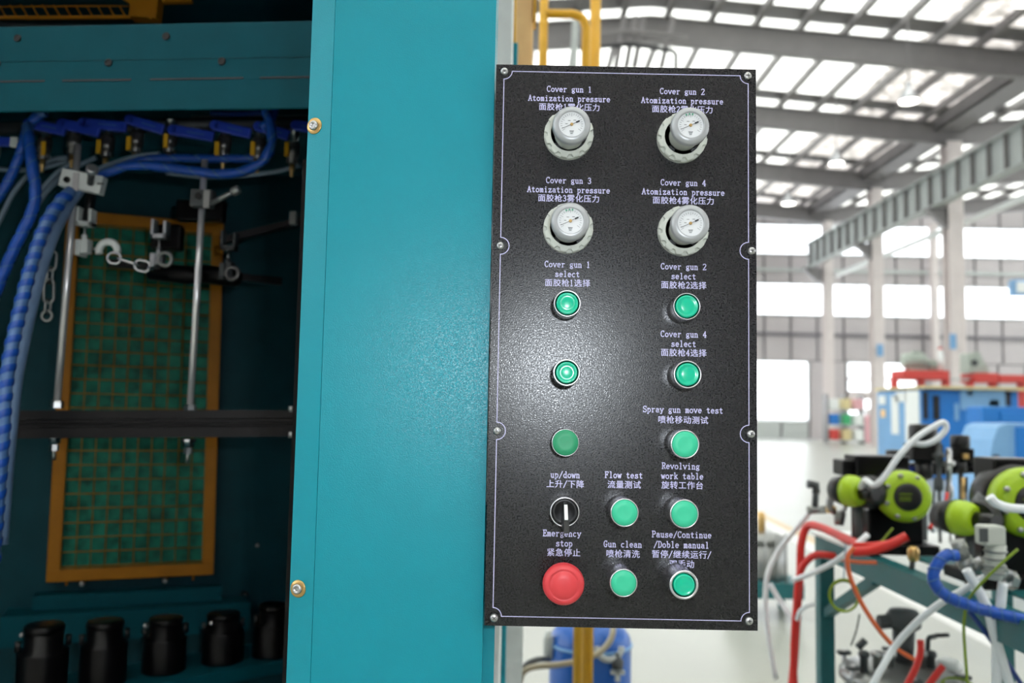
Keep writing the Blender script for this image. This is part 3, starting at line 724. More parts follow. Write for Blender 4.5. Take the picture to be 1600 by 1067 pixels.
MB().lathe([(.014, -.05), (.021, -.045), (.021, .05), (.012, .06)], P(335, 430, 1.90), (1,0,-.1), 16).build('gun_body', canvas, t3, label='black spray gun body')
# right lever clamp
p = on(A2, B2, 310, 250, 640)
t = thing('lever_clamp', 'dark clamp with an angled silver lever on the right rod', 'clamp', p)
MB().bar(P(300, 310, YRr - .0), P(334, 312, YRr), .024, .034).build('clamp_body', motor_d, t, bevel=.002)
MB().cbox(P(323, 311, YRr - .014), (.012, .004, .036)).build('rod_saddle', pot_s, t)
MB().lathe([(.007, 0), (.007, .006)], P(311, 307, YRr - .012), (0,-1,0), 14).build('cap_screw', black_pl, t)
b = MB(); b.cyl(P(330, 318, YRr - .01), P(364, 300, YRr - .03), .006, .0045); b.lathe([(.007, -.003), (.009, 0), (.009, .012), (.006, .015)], P(364, 300, YRr - .03), P(372, 296, YRr-.03) - P(364, 300, YRr - .03), 14)
b.build('clamp_lever', pot_s, t)
# dark arm to the right
t = thing('support_arm', 'dark slim arm with a pale end block reaching the right side of the booth', 'arm', P(420, 360, 1.95))
MB().bar(P(345, 376, 1.95), P(470, 345, 1.98), .02, .016).build('arm_bar', black_al, t)
MB().cbox(P(459, 341, 1.95), (.016, .02, .03)).build('end_block', pot_s, t, bevel=.001)
t = thing('black_bracket', 'black gun support bracket spanning behind both rods above the window', 'bracket', P(230, 415, 1.9))
MB().bar(P(170, 411, 1.86), P(440, 440, 2.0), .02, .016).build('bracket_bar', canvas, t)
MB().cbox(P(315, 330, 1.95), (.11, .03, .05)).build('bracket_housing', canvas, t, bevel=.006)
MB().cbox(P(262, 372, 1.95), (.07, .03, .06)).build('bracket_housing', canvas, t, bevel=.006)

# chains
def chain(pts_, lab, L=.034, wr=.0028, wd=.011, m=steel):
    t = thing('hanging_chain', lab, 'chain', pts_[0])
    for i in range(len(pts_) - 1):
        a, b_ = V(pts_[i]), V(pts_[i+1]); c = (a + b_) / 2; d = (b_ - a); L = d.length * 1.22; d.normalize()
        side = d.cross(V((0,1,0))).normalized() if i % 2 == 0 else V((0,1,0))
        hs = wd; hl = L / 2 - hs
        loop = [c + d * (hl * (1 if math.cos(k) >= 0 else -1) + hs * math.cos(k)) + side * hs * math.sin(k) for k in [2*PI*j/20 for j in range(20)]]
        MB().tube(loop, wr, 6, True).build('chain_link', m, t)
chain([P(x, y, 1.85) for x, y in ((82, 395), (79, 420), (77, 440), (76, 470), (74, 487), (73, 500))], 'steel chain hanging down left of the left chrome rod', m=steel)
chain([P(x, y, 1.7) for x, y in ((170, 402), (187, 405), (213, 413), (232, 418), (238, 421))], 'short bright chain stretched sideways below the open ring clamp', m=chrome)

# ------------------------------------------------------------- ball valves
YV = 1.78
mf = MB(); 
t = thing('valve_manifold', 'dark manifold pipe feeding the row of ball valves under the header', 'manifold', P(240, 195, YV + .05))
MB().cyl(P(-40, 202, YV + .06), P(480, 192, YV + .06), .014, n=14).build('manifold_pipe', motor_d, t)
MB().bar(P(300, 186, YV + .1), P(480, 186, YV + .1), .01, .012).build('mounting_strip', pot_s, t)
VAL = [ # body x, y, handle far end, handle near end, tag x,y
 ((70, 225), (45, 193), (102, 205), (68, 232), 'first blue handled ball valve from the left, beside the blue hoses'),
 ((116, 218), (97, 193), (156, 207), None, 'second blue handled ball valve, behind the top of the left rod'),
 ((168, 222), (130, 192), (198, 199), (154, 229), 'third blue handled ball valve, its pale blue handle bright in front'),
 ((214, 215), (203, 187), (256, 203), (201, 224), 'fourth ball valve, nearly bare steel body below a raised handle'),
 ((266, 215), (270, 203), (334, 214), (259, 220), 'fifth ball valve with its blue handle pointing right'),
 ((351, 222), (336, 196), (392, 209), (339, 232), 'sixth ball valve just right of the right rod'),
 ((404, 226), (404, 198), (452, 212), (395, 232), 'seventh ball valve next to the bending blue hose'),
 ((458, 232), (462, 196), (490, 200), (448, 233), 'last ball valve on the right, partly behind the teal post'),
]
for i, (bd, h0, h1, tg, lb) in enumerate(VAL):
    p = P(bd[0], bd[1], YV); t = thing('ball_valve', lb, 'valve', p, 'blue handled ball valves under the header')
    b = MB(); b.lathe([(.008, -.036), (.0095, -.034), (.0095, -.02), (.0135, -.019), (.0145, -.008), (.0145, .006), (.0125, .012), (.009, .014), (.009, .024), (.012, .025), (.012, .034)], p, (0, .15, 1), 16)
    b.build('valve_body', motor_v, t)
    MB().lathe([(.013, -.004), (.013, .004)], p + V((0,0,-.028)), (0,0,1), 6, smooth=False).build('hex_nut', steel, t)
    q = P((bd[0] + h1[0]) / 2 if i not in (4,) else h0[0] - 4, (h1[1]), YV - .02)
    MB().lathe([(.009, -.012), (.009, .006), (.011, .008), (.011, .014)], P(bd[0] + 2, bd[1] - 20, YV - .015), (0,-.3,1), 12).build('valve_stem', steel, t)
    a, c = P(h0[0], h0[1], YV - .03), P(h1[0], h1[1], YV - .03)
    b = MB(); d = (c - a).normalized()
    b.bar(a, c, .01, .022); b.lathe([(.011, -.005), (.011, .005)], a, d.cross(V((0,0,1))), 14); b.build('lever_grip', blue_h, t, bevel=.003)
    for k in range(5):
        if i in (0, 2, 3, 4, 5, 6): MB()
    mk = MB(); L = (c - a).length; zz = V((0, -1, 0)).cross(d) * -1
    for k in range(7): # worn pale moulded marks on the grip
        x0 = .38 + k * .06; mk.bar(a + d * L * x0 + V((0,-.0056,-.001)), a + d * L * (x0 + .03) + V((0,-.0056,.001)), .0008, .0035)
    if i != 1: mk.build('grip_marking', tube_b, t)
    if tg: MB().cbox(P(tg[0], tg[1], YV - .022), (.0095, .004, .03)).build('yellow_tag', yellow, t, bevel=.001)
    e = p + V((0, -.004, -.036)); MB().lathe([(.006, 0), (.006, -.012), (.004, -.018), (.004, -.026)], e, (0,0,1), 10).build('brass_fitting', brass, t)
o = thing('ball_valve', 'pale capped blue valve handle end at the left edge of the booth', 'valve', P(8, 222, YV)); 
MB().bar(P(-14, 221, YV - .03), P(17, 222, YV - .03), .01, .02).build('lever_grip', blue_h, o, bevel=.003); MB().bar(P(17, 222, YV - .03), P(30, 223, YV - .03), .011, .021).build('lever_end', white_pl, o, bevel=.002)
MB().lathe([(.012, -.03), (.016, -.01), (.016, .01), (.012, .03)], P(-12, 232, YV), (0,0,1), 12).build('valve_body', pot_s, o)

# ------------------------------------------------------------- hoses in the booth
B = lambda l, Y: px_path(l, Y)
hose('blue_hose', B([(72, 176), (55, 184), (42, 205), (30, 245), (12, 285), (-6, 312), (-30, 340)], 1.66), .0085, tube_b, 'blue wrapped hose curving to the left edge from the first valve', wrap=blue_w, pitch=.03, cover=.9)
hose('blue_hose', B([(43, 196, 1.65), (45, 220, 1.63), (49, 250, 1.62), (55, 290, 1.62), (54, 318, 1.62), (44, 345, 1.62), (24, 385, 1.62), (6, 425, 1.62), (-12, 470, 1.62)], 1.62), .0095, tube_b, 'blue wrapped hose hanging straight down then bending to the left edge', wrap=blue_w, pitch=.035, cover=.9)
hose('wrapped_hose', B([(112, 298, 1.66), (92, 318, 1.64), (72, 350, 1.62), (55, 395, 1.6), (42, 440, 1.58), (30, 490, 1.56), (18, 545, 1.54), (8, 610, 1.52), (4, 680, 1.5), (-2, 760, 1.5), (-12, 880, 1.5)], 1.6), .0115, tube_m, 'thick pale blue hose with spiral wrap running down the left side', wrap=blue_w, pitch=.028, cover=.5)
hose('wrapped_hose', B([(124, 296, 1.70), (106, 322, 1.68), (86, 360, 1.66), (68, 410, 1.64), (54, 460, 1.62), (40, 520, 1.60), (26, 590, 1.58), (18, 660, 1.57), (10, 740, 1.56), (2, 850, 1.56)], 1.6), .0115, tube_c, 'greyish hose running down close behind the thick spiral wrapped hose')
hose('blue_hose', B([(150, 275), (178, 266), (205, 258), (245, 260), (295, 266), (345, 272), (385, 266), (412, 250), (424, 228), (424, 200), (415, 172)], 1.70), .0085, tube_b, 'blue hose sweeping right under the valves and bending up to the header', wrap=blue_w, pitch=.05, cover=.88)
hose('blue_hose', B([(160, 270, 1.74), (200, 257, 1.74), (235, 248, 1.75), (290, 247, 1.76), (350, 248, 1.77), (400, 247, 1.78)], 1.75), .0075, tube_b, 'thinner blue hose running level just above the sweeping blue hose', wrap=blue_w, pitch=.05, cover=.85)
hose('blue_hose', B([(430, 168), (424, 186), (408, 200)], 1.72), .0085, blue_w, 'short blue hose stub coming down from the header at the right')
hose('blue_hose', B([(330, 178), (380, 178), (412, 176)], 1.86), .006, blue_w, 'dark blue hose lying level right under the header')
for i, (l, Y, lb) in enumerate((
    ([(106, 246), (80, 250), (50, 268), (22, 300), (4, 335), (-14, 372)], 1.8, 'clear grey tube arching from the first valve to the left edge'),
    ([(118, 252), (92, 268), (66, 296), (48, 326), (36, 352), (24, 388), (8, 430)], 1.79, 'clear grey tube dropping behind the straight blue hose'),
    ([(150, 246), (118, 262), (84, 288), (60, 318), (42, 350), (30, 385)], 1.82, 'faint grey tube curving behind the left rod'),
    ([(250, 240), (215, 244), (180, 254), (150, 266), (122, 288)], 1.76, 'grey tube sloping down from the fourth valve to the clamp block'),
    ([(470, 258), (430, 268), (380, 274), (320, 276), (260, 270)], 1.8, 'grey tube running below the sweeping blue hose at the right'),
    ([(-8, 264), (30, 266), (70, 262), (108, 250)], 1.86, 'faint grey tube running level at the left edge'))):
    hose('clear_tube', B(l, Y), .0055, tube_g, lb, 'tube', group='clear grey tubes in the booth', n=8)
for px, py in ((196, 248), (205, 249), (250, 244), (259, 246), (243, 255), (252, 255)):
    pass

# ================================================================== THE CONTROL PANEL
tl, tr, br, blc = P(775, 100.5, YP), P(1181, 108, YP), P(1184.5, 985.5, YP), P(757, 977.5, YP)
PX0 = (tl.x + blc.x) / 2; PX1 = (tr.x + br.x) / 2; PZ1 = (tl.z + tr.z) / 2; PZ0 = (br.z + blc.z) / 2
cp = thing('control_panel', 'black control panel plate with green buttons, red stop button and four gauges', 'panel', (PX0, YP + .05, PZ0))
MB().box((PX0, YP, PZ0), (PX1, YP + .003, PZ1)).build('face_plate', black_plate, cp, bevel=.0004, label='black textured plate printed in lavender')
MB().box((PX0 + .004, YP + .004, PZ0 + .004), (PX1 - .003, YP + .09, PZ1 - .004)).build('enclosure', teal, cp, bevel=.003, label='teal steel box behind the plate')
MB().bar((PX0 - .01, YP + .05, 1.2), (PX0 + .01, YP + .05, 1.2), .04, .3).build('mounting_bracket', teal, cp)
yi = YP - .0003
S = YP / F  # metres per pixel on the plate
# engraved border line
def LP(px, py): p = P(px, py, YP); return (p.x, p.z)
iL, iR, iT, iB = PX0 + .0085, PX1 - .0085, PZ1 - .0075, PZ0 + .0095
R = .0085; sc_y = {}
midL = [LP(782, 384)[1], LP(777, 673)[1]]; midR = [LP(1174, 392)[1], LP(1173, 678)[1]]
line = []
def arc(cx, cz, a0, a1, r=R, n=10): return [(cx + r*math.cos(a0 + (a1-a0)*k/n), cz + r*math.sin(a0 + (a1-a0)*k/n)) for k in range(n+1)]
line += arc(iL, iT, -PI/2, 0) + arc(iR, iT, PI, 1.5*PI)
for z in midR: line += arc(iR, z, PI/2, 1.5*PI, R*1.05)
line += arc(iR, iB, PI/2, PI) + arc(iL, iB, 0, PI/2)
for z in reversed(midL): line += arc(iL, z, -PI/2, PI/2, R*1.05)
def ribbon(b, pts, wd, y=None, closed=False):
    y = yi if y is None else y
    n = len(pts)
    for i in range(n if closed else n - 1):
        a = V((pts[i][0], pts[i][1])); c = V((pts[(i+1) % n][0], pts[(i+1) % n][1])); d = c - a
        if d.length < 1e-7: continue
        d.normalize(); e = d * wd * .35; q = V((-d.y, d.x)) * wd / 2
        vs = [a - e - q, c + e - q, c + e + q, a - e + q]; yy = y - .000012 * ((len(b.v) // 4) % 9)
        b.add([(v.x, yy, v.y) for v in vs], [(0,1,2,3)])
b = MB(); ribbon(b, line, .00085, closed=True); b.build('border_line', print_ink, cp, label='thin lavender border line')
# screws
for i, (px, py) in enumerate(((788, 112), (1168, 119), (772, 965), (1170, 970), (782, 384), (777, 673), (1174, 392), (1173, 678))):
    p = P(px, py, YP)
    s = MB().lathe([(.0042, 0), (.0042, .0008), (.0036, .0022), (.0022, .003), (.0006, .0031)], p, (0,-1,0), 20).build('plate_screw', steel, cp)
    a = .4 + i; b = MB()
    for k in (0, PI/2):
        d = V((math.cos(a+k), 0, math.sin(a+k))) * .0019; b.bar(p + V((0,-.0029,0)) - d, p + V((0,-.0029,0)) + d, .0006, .0006, (0,1,0))
    b.build('cross_slot', ink_dark, s)

# --------------------------------------------------------------- lettering (stroke letters, serifed, fixed width)
def A_(cx, cy, rx, ry, a0, a1, n=7): return [(cx + rx*math.cos(math.radians(a0+(a1-a0)*k/n)), cy + ry*math.sin(math.radians(a0+(a1-a0)*k/n))) for k in range(n+1)]
sf = lambda x, y, w=.7: [(x-w, y), (x+w, y)]
bowl = A_(2, 2.5, 1.7, 2.5, 0, 360, 12)
def dd(x, y0, y1): return [(x, y0), (x, y1)]
GL = {
 'C': [A_(2.2, 4, 2, 4, 50, 310, 12), dd(3.6, 6.2, 8)], 'A': [[(.3, 0), (2, 8), (3.7, 0)], [(.9, 2.8), (3.1, 2.8)], sf(.3, 0, .6), sf(3.7, 0, .6)],
 'S': [A_(2, 6, 1.6, 2, 40, 250, 8) + A_(2, 2, 1.7, 2, 80, -140, 8), dd(3.5, 6.2, 8), dd(.4, 0, 1.8)],
 'R': [dd(.8, 0, 8), [(.1, 8), (2.2, 8)] + A_(2.2, 6.1, 1.5, 1.9, 80, -90, 6) + [(.8, 4.2)], [(2, 4.2), (3.8, 0), (4.1, 0)], sf(.8, 0)],
 'F': [dd(.9, 0, 8), [(.1, 8), (3.8, 8), (3.8, 6.4)], [(.9, 4.2), (2.8, 4.2)], dd(2.8, 3.2, 5.2), sf(.9, 0)],
 'E': [dd(.9, 0, 8), [(.1, 8), (3.7, 8), (3.7, 6.4)], [(.9, 4.2), (2.7, 4.2)], [(.1, 0), (3.8, 0), (3.8, 1.6)], dd(2.7, 3.3, 5.1)],
 'G': [A_(2.1, 4, 1.9, 4, 50, 300, 12), dd(3.4, 6.2, 8), [(2.3, 3.4), (4, 3.4)], dd(3.3, .6, 3.4)],
 'P': [dd(.8, 0, 8), [(.1, 8), (2.2, 8)] + A_(2.2, 5.9, 1.6, 2.1, 80, -90, 6) + [(.8, 3.8)], sf(.8, 0)],
 'D': [dd(.8, 0, 8), [(.1, 8), (1.8, 8)] + A_(1.8, 4, 2.1, 4, 85, -85, 10) + [(.1, 0)]],
 'o': [bowl], 'v': [[(.3, 5), (2, 0), (3.7, 5)], sf(.3, 5, .5), sf(3.7, 5, .5)],
 'e': [[(.4, 2.8), (3.6, 2.8)] + A_(2, 2.6, 1.65, 2.5, 0, 310, 12)],
 'r': [dd(1.2, 0, 5), [(.4, 5), (1.2, 5)], [(1.2, 3.4)] + A_(2.8, 3.4, 1.3, 1.6, 150, 50, 4), sf(1.2, 0)],
 'g': [A_(1.8, 3.2, 1.3, 1.8, 0, 360, 10), [(3, 4.6), (3.8, 5.1)], [(1, 1.4), (.8, .7), (3, .4), (3.6, -.6), (2.6, -1.8), (1.2, -1.8), (.4, -.8), (.9, .1)]],
 'u': [[(.2, 5), (.8, 5), (.8, 1.4)] + A_(2, 1.4, 1.2, 1.4, 190, 330, 5) + [(3.2, 1.4)], [(2.6, 5), (3.2, 5), (3.2, 0), (3.8, 0)]],
 'n': [[(.2, 5), (.8, 5), (.8, 0)], [(.8, 3.8)] + A_(2, 3.7, 1.2, 1.3, 150, 0, 5) + [(3.2, 0)], sf(.8, 0, .6), sf(3.2, 0, .6)],
 'm': [[(0, 5), (.5, 5), (.5, 0)], [(.5, 4)] + A_(1.25, 4, .75, 1, 150, 0, 4) + [(2, 0)], [(2, 4)] + A_(2.75, 4, .75, 1, 150, 0, 4) + [(3.5, 0)], sf(.5, 0, .4), sf(3.5, 0, .4)],
 't': [[(1.7, 6.8), (1.7, 1.2)] + A_(2.6, 1.2, .9, 1.2, 190, 330, 5), [(.4, 5), (3.2, 5)]],
 'i': [[(.9, 5), (2, 5), (2, 0)], [(1, 0), (3, 0)], [(1.7, 7.3), (2.2, 7.3)]], 'l': [[(.9, 8), (2, 8), (2, 0)], [(1, 0), (3, 0)]],
 'z': [[(.6, 4), (.6, 5), (3.5, 5), (.5, 0), (3.6, 0), (3.6, 1.1)]], 'a': [A_(1.9, 3.8, 1.3, 1.3, 160, 0, 5) + [(3.2, .6), (3.9, 0)], A_(1.8, 1.5, 1.4, 1.4, 80, 300, 7) + [(3.2, 1.2)], [(2, 2.9), (3.2, 2.9)]],
 'p': [[(.2, 5), (.8, 5), (.8, -2)], A_(2.1, 2.5, 1.5, 2.5, 150, -150, 9), sf(.8, -2)], 's': [A_(2, 3.8, 1.3, 1.2, 40, 250, 6) + A_(2, 1.3, 1.5, 1.3, 80, -140, 6), dd(3.2, 4, 5), dd(.5, 0, 1.2)],
 'c': [A_(2.1, 2.5, 1.7, 2.5, 55, 310, 9)], '/': [[(.2, -1), (3.9, 8.4)]],
 'd': [[(2.4, 8), (3.2, 8), (3.2, 0), (3.9, 0)], A_(1.9, 2.5, 1.5, 2.5, 30, 330, 9)], 'b': [[(.1, 8), (.8, 8), (.8, 0)], A_(2.1, 2.5, 1.5, 2.5, 150, -150, 9)],
 'w': [[(.1, 5), (1.1, 0), (2, 4.4), (2.9, 0), (3.9, 5)], sf(.1, 5, .4), sf(3.9, 5, .4)], 'k': [[(.1, 8), (.8, 8), (.8, 0)], [(3.3, 5), (.9, 2)], [(1.7, 3), (3.5, 0)], sf(.8, 0, .6), sf(3.4, 0, .5), sf(3.1, 5, .5)],
 'y': [[(.4, 5), (2.1, .2)], [(3.7, 5), (1.5, -1.8), (.5, -1.8)], sf(.4, 5, .5), sf(3.7, 5, .5)], 'h': [],
 '1': [[(1, 7.2), (2, 8), (2, 0)], [(1, 0), (3, 0)]], '2': [A_(2, 6, 1.6, 2, 160, -20, 7) + [(.4, 0), (3.6, 0), (3.7, 1)]],
 '3': [A_(1.9, 6.1, 1.5, 1.9, 150, -90, 7), A_(1.9, 2.1, 1.7, 2.1, 90, -150, 8)], '4': [[(2.8, 0), (2.8, 8), (.3, 2.4), (3.9, 2.4)], sf(2.8, 0)],
}
ADV = 6.6 * S; LNH = 14.0
han = {}
def han_mesh(ch):
    if ch not in han:
        c = bpy.data.curves.new('glyph', 'FONT'); c.body = ch; c.size = 1; c.resolution_u = 3
        o = bpy.data.objects.new('glyph', c); COL.objects.link(o)
        me = bpy.data.meshes.new_from_object(o.evaluated_get(bpy.context.evaluated_depsgraph_get()))
        han[ch] = ([tuple(v.co) for v in me.vertices], [tuple(p.vertices) for p in me.polygons])
        bpy.data.objects.remove(o); bpy.data.curves.remove(c); bpy.data.meshes.remove(me)
    return han[ch]
def caption(lines, name='printed_caption'):
    """lines: (text, centre px x, baseline-centre px y)"""
    b = MB()
    for text, cx, cy in lines:
        wid = sum(1 if ord(ch) < 128 else 2 for ch in text) * ADV
        p = P(cx, cy, YP); x = p.x - wid / 2; z = p.z
        for ch in text:
            if ord(ch) < 128:
                for st in GL.get(ch, []):
                    ribbon(b, [(x + ADV*.1 + u*ADV*.2, z - 4.6*S + v*1.14*S) for u, v in st], .00092)
                x += ADV
            else:
                vs, fs = han_mesh(ch); k = ADV * 2 * .96
                for q_, (ox, oz) in enumerate(((0, 0), (.03, 0), (.015, .02))): b.add([(x + ADV*.04 + (vx + ox)*k, yi - .00005 - q_*.00002, z + (vy + oz - .38)*k) for vx, vy, _ in vs], fs)
                x += ADV * 2
    o = b.build(name, print_ink, cp); return o
C3 = lambda n, x, y: caption([('Cover gun ' + n, x, y), ('Atomization pressure', x, y + 14.5), ('面胶枪%s雾化压力' % n, x, y + 28)])
C3('1', 889.5, 139.5); C3('2', 1066, 143); C3('3', 888.5, 282); C3('4', 1067.5, 285.5)
S3 = lambda n, x, y: caption([('Cover gun ' + n, x, y), ('select', x, y + 15), ('面胶枪%s选择' % n, x, y + 29)])
S3('1', 886.5, 413); S3('2', 1068, 416.5); S3('4', 1068, 522)
caption([('Spray gun move test', 1067, 640), ('喷枪移动测试', 1067, 656)])
caption([('up/down', 883, 741.5), ('上升/下降', 883, 756)])
caption([('Flow test', 974.5, 742), ('流量测试', 975, 757)])
caption([('Revolving', 1063.5, 728), ('work table', 1066, 743.5), ('旋转工作台', 1066, 758)])
caption([('Emergency', 878, 833), ('stop', 881.5, 848.5), ('紧急停止', 880.5, 863)])
caption([('Gun clean', 973, 850), ('喷枪清洗', 973, 865)])
caption([('Pause/Continue', 1065, 835), ('/Doble manual', 1064.5, 851), ('暂停/继续运行/', 1064.5, 866), ('双手动', 1065, 881)])

# --------------------------------------------------------------- push buttons
def front(px, py, d): return P(px, py, YP - d)
def ring_prof(r, ri, d, tip=.0):
    return [(r*1.02, 0), (r*1.02, d*.12), (r*.97, d*.16), (r*.97, d*.80), (r, d*.86), (r, d*.96), (r*.97, d), (ri*1.02, d), (ri, d*.98), (ri, d*.7)]
def lit_button(px, py, r, rc, lab, d=.036, rec=.003, m=green_lit):
    p = front(px, py, d); base = V((p.x, YP, p.z)); s = (YP - d) / F
    g = part('push_button', cp, base); g['label'] = lab
    MB().lathe(ring_prof(r*s, rc*s*1.1, d), base, (0,-1,0), 40, cap=False).build('chrome_bezel', chrome, g)
    rr = rc * s
    MB().lathe([(rr*1.1, d*.72), (rr*1.0, d*.72)], base, (0,-1,0), 40, cap=True).build('shadow_gap', black_pl, g)
    MB().lathe([(rr, d*.6), (rr, d - .0006), (rr*.94, d + .0008), (rr*.86, d + .0012), (rr*.80, d + .0006), (rr*.5, d + .0012), (rr*.2, d + .0015), (rr*.02, d + .0015)], base, (0,-1,0), 40).build('lens_cap', m, g)
def flat_button(px, py, r, rc, lab, d=.036, m=green_flat):
    p = front(px, py, d); base = V((p.x, YP, p.z)); s = (YP - d) / F
    g = part('push_button', cp, base); g['label'] = lab
    MB().lathe(ring_prof(r*s, rc*s*1.01, d), base, (0,-1,0), 40, cap=False).build('chrome_bezel', chrome, g)
    rr = rc * s
    MB().lathe([(rr, d*.6), (rr, d + .0002), (rr*.97, d + .0008), (rr*.5, d + .0005), (rr*.02, d + .0003)], base, (0,-1,0), 40).build('flat_cap', m, g)
lit_button(886.5, 474, 21.5, 17.3, 'emerald lens button under the Cover gun 1 select caption')
lit_button(1073.5, 478.5, 21.5, 17.8, 'emerald lens button under the Cover gun 2 select caption')
lit_button(885.5, 582, 21.5, 16.8, 'emerald lens button in the left column below the gun 1 select button')
lit_button(1074.5, 585, 22, 17.8, 'emerald lens button under the Cover gun 4 select caption')
lit_button(1069, 914, 22.5, 16.5, 'emerald lens button under the Pause/Continue caption', .042)
flat_button(883.5, 691.5, 21.5, 19.8, 'darker green flat button in the left column above up/down', .02, green_dark)
flat_button(1070.5, 694, 22.5, 19.8, 'mint green flat button under Spray gun move test')
flat_button(976, 801, 22, 19.5, 'mint green flat button under Flow test')
flat_button(1069.5, 803, 22.5, 19.8, 'mint green flat button under Revolving work table')
flat_button(974.5, 911, 21.5, 19, 'mint green flat button under Gun clean')
# selector switch
d = .02; p = front(882.5, 800, d); base = V((p.x, YP, p.z)); s = (YP - d) / F
g = part('selector_switch', cp, base); g['label'] = 'black rotary selector with a white index line'
MB().lathe(ring_prof(23*s, 20.5*s, d), base, (0,-1,0), 40, cap=False).build('chrome_bezel', chrome, g)
MB().lathe([(20.3*s, d*.5), (20.3*s, d*.9), (19*s, d*.98), (15*s, d*.9), (.001, d*.88)], base, (0,-1,0), 40).build('black_disc', black_pl, g)
b = MB(); w0, w1 = 3.6*s, 4.8*s; y0, y1 = YP - d*.85, YP - .054
zt_, zb2 = 17*s, -22*s
b.add([base + V(v) - V((0, YP, 0)) * 0 + V((0, 0, 0)) for v in []], [])
def kn(x, y, z): return V((base.x + x, y, base.z + z))
vs = [kn(-w0, y0, zt_), kn(w0, y0, zt_), kn(w1, y0, zb2), kn(-w1, y0, zb2), kn(-w0*.8, YP-.032, zt_*.85), kn(w0*.8, YP-.032, zt_*.85), kn(w1, y1, zb2*1.15), kn(-w1, y1, zb2*1.15)]
b.add(vs, [(0,1,2,3),(7,6,5,4),(0,4,5,1),(1,5,6,2),(2,6,7,3),(3,7,4,0)]); b.build('switch_handle', black_pl, g, bevel=.001)
def onh(t): # point on handle front
    a = (vs[4] + vs[5]) / 2; c = (vs[6] + vs[7]) / 2; return a.lerp(c, t)
nrm = (vs[5] - vs[4]).cross(vs[7] - vs[4]).normalized()
if nrm.y > 0: nrm = -nrm
MB().bar(onh(.04) + nrm*.0006, onh(.56) + nrm*.0006, .0034, .0008, nrm).build('index_line', white_pl, g, bevel=.0003)
# emergency stop
d = .036; p = front(881, 914, d); base = V((p.x, YP, p.z)); s = (YP - d) / F
g = part('emergency_stop', cp, base); g['label'] = 'red mushroom emergency stop button'
MB().lathe([(18*s, 0), (18*s, d*.35), (15*s, d*.45), (15*s, d*.65)], base, (0,-1,0), 32).build('switch_collar', alum, g)
MB().lathe([(19*s, d*.45), (26*s, d*.55), (31*s, d*.68), (32.4*s, d*.82), (31.2*s, d*.94), (28*s, d*1.02), (22.5*s, d*1.055), (21.6*s, d*1.035), (20.5*s, d*1.06), (10*s, d*1.09), (.3*s, d*1.1)], base, (0,-1,0), 48).build('mushroom_head', red_cap, g)
for k in range(3):
    a = PI*.6 + k*2*PI/3; pts_ = [base + V((math.cos(a+t_)*24*s, -d*1.052, math.sin(a+t_)*24*s)) for t_ in (0, .2, .4, .6)]
    MB().tube(pts_, .0004, 5).build('arrow_mark', red_cap, g)

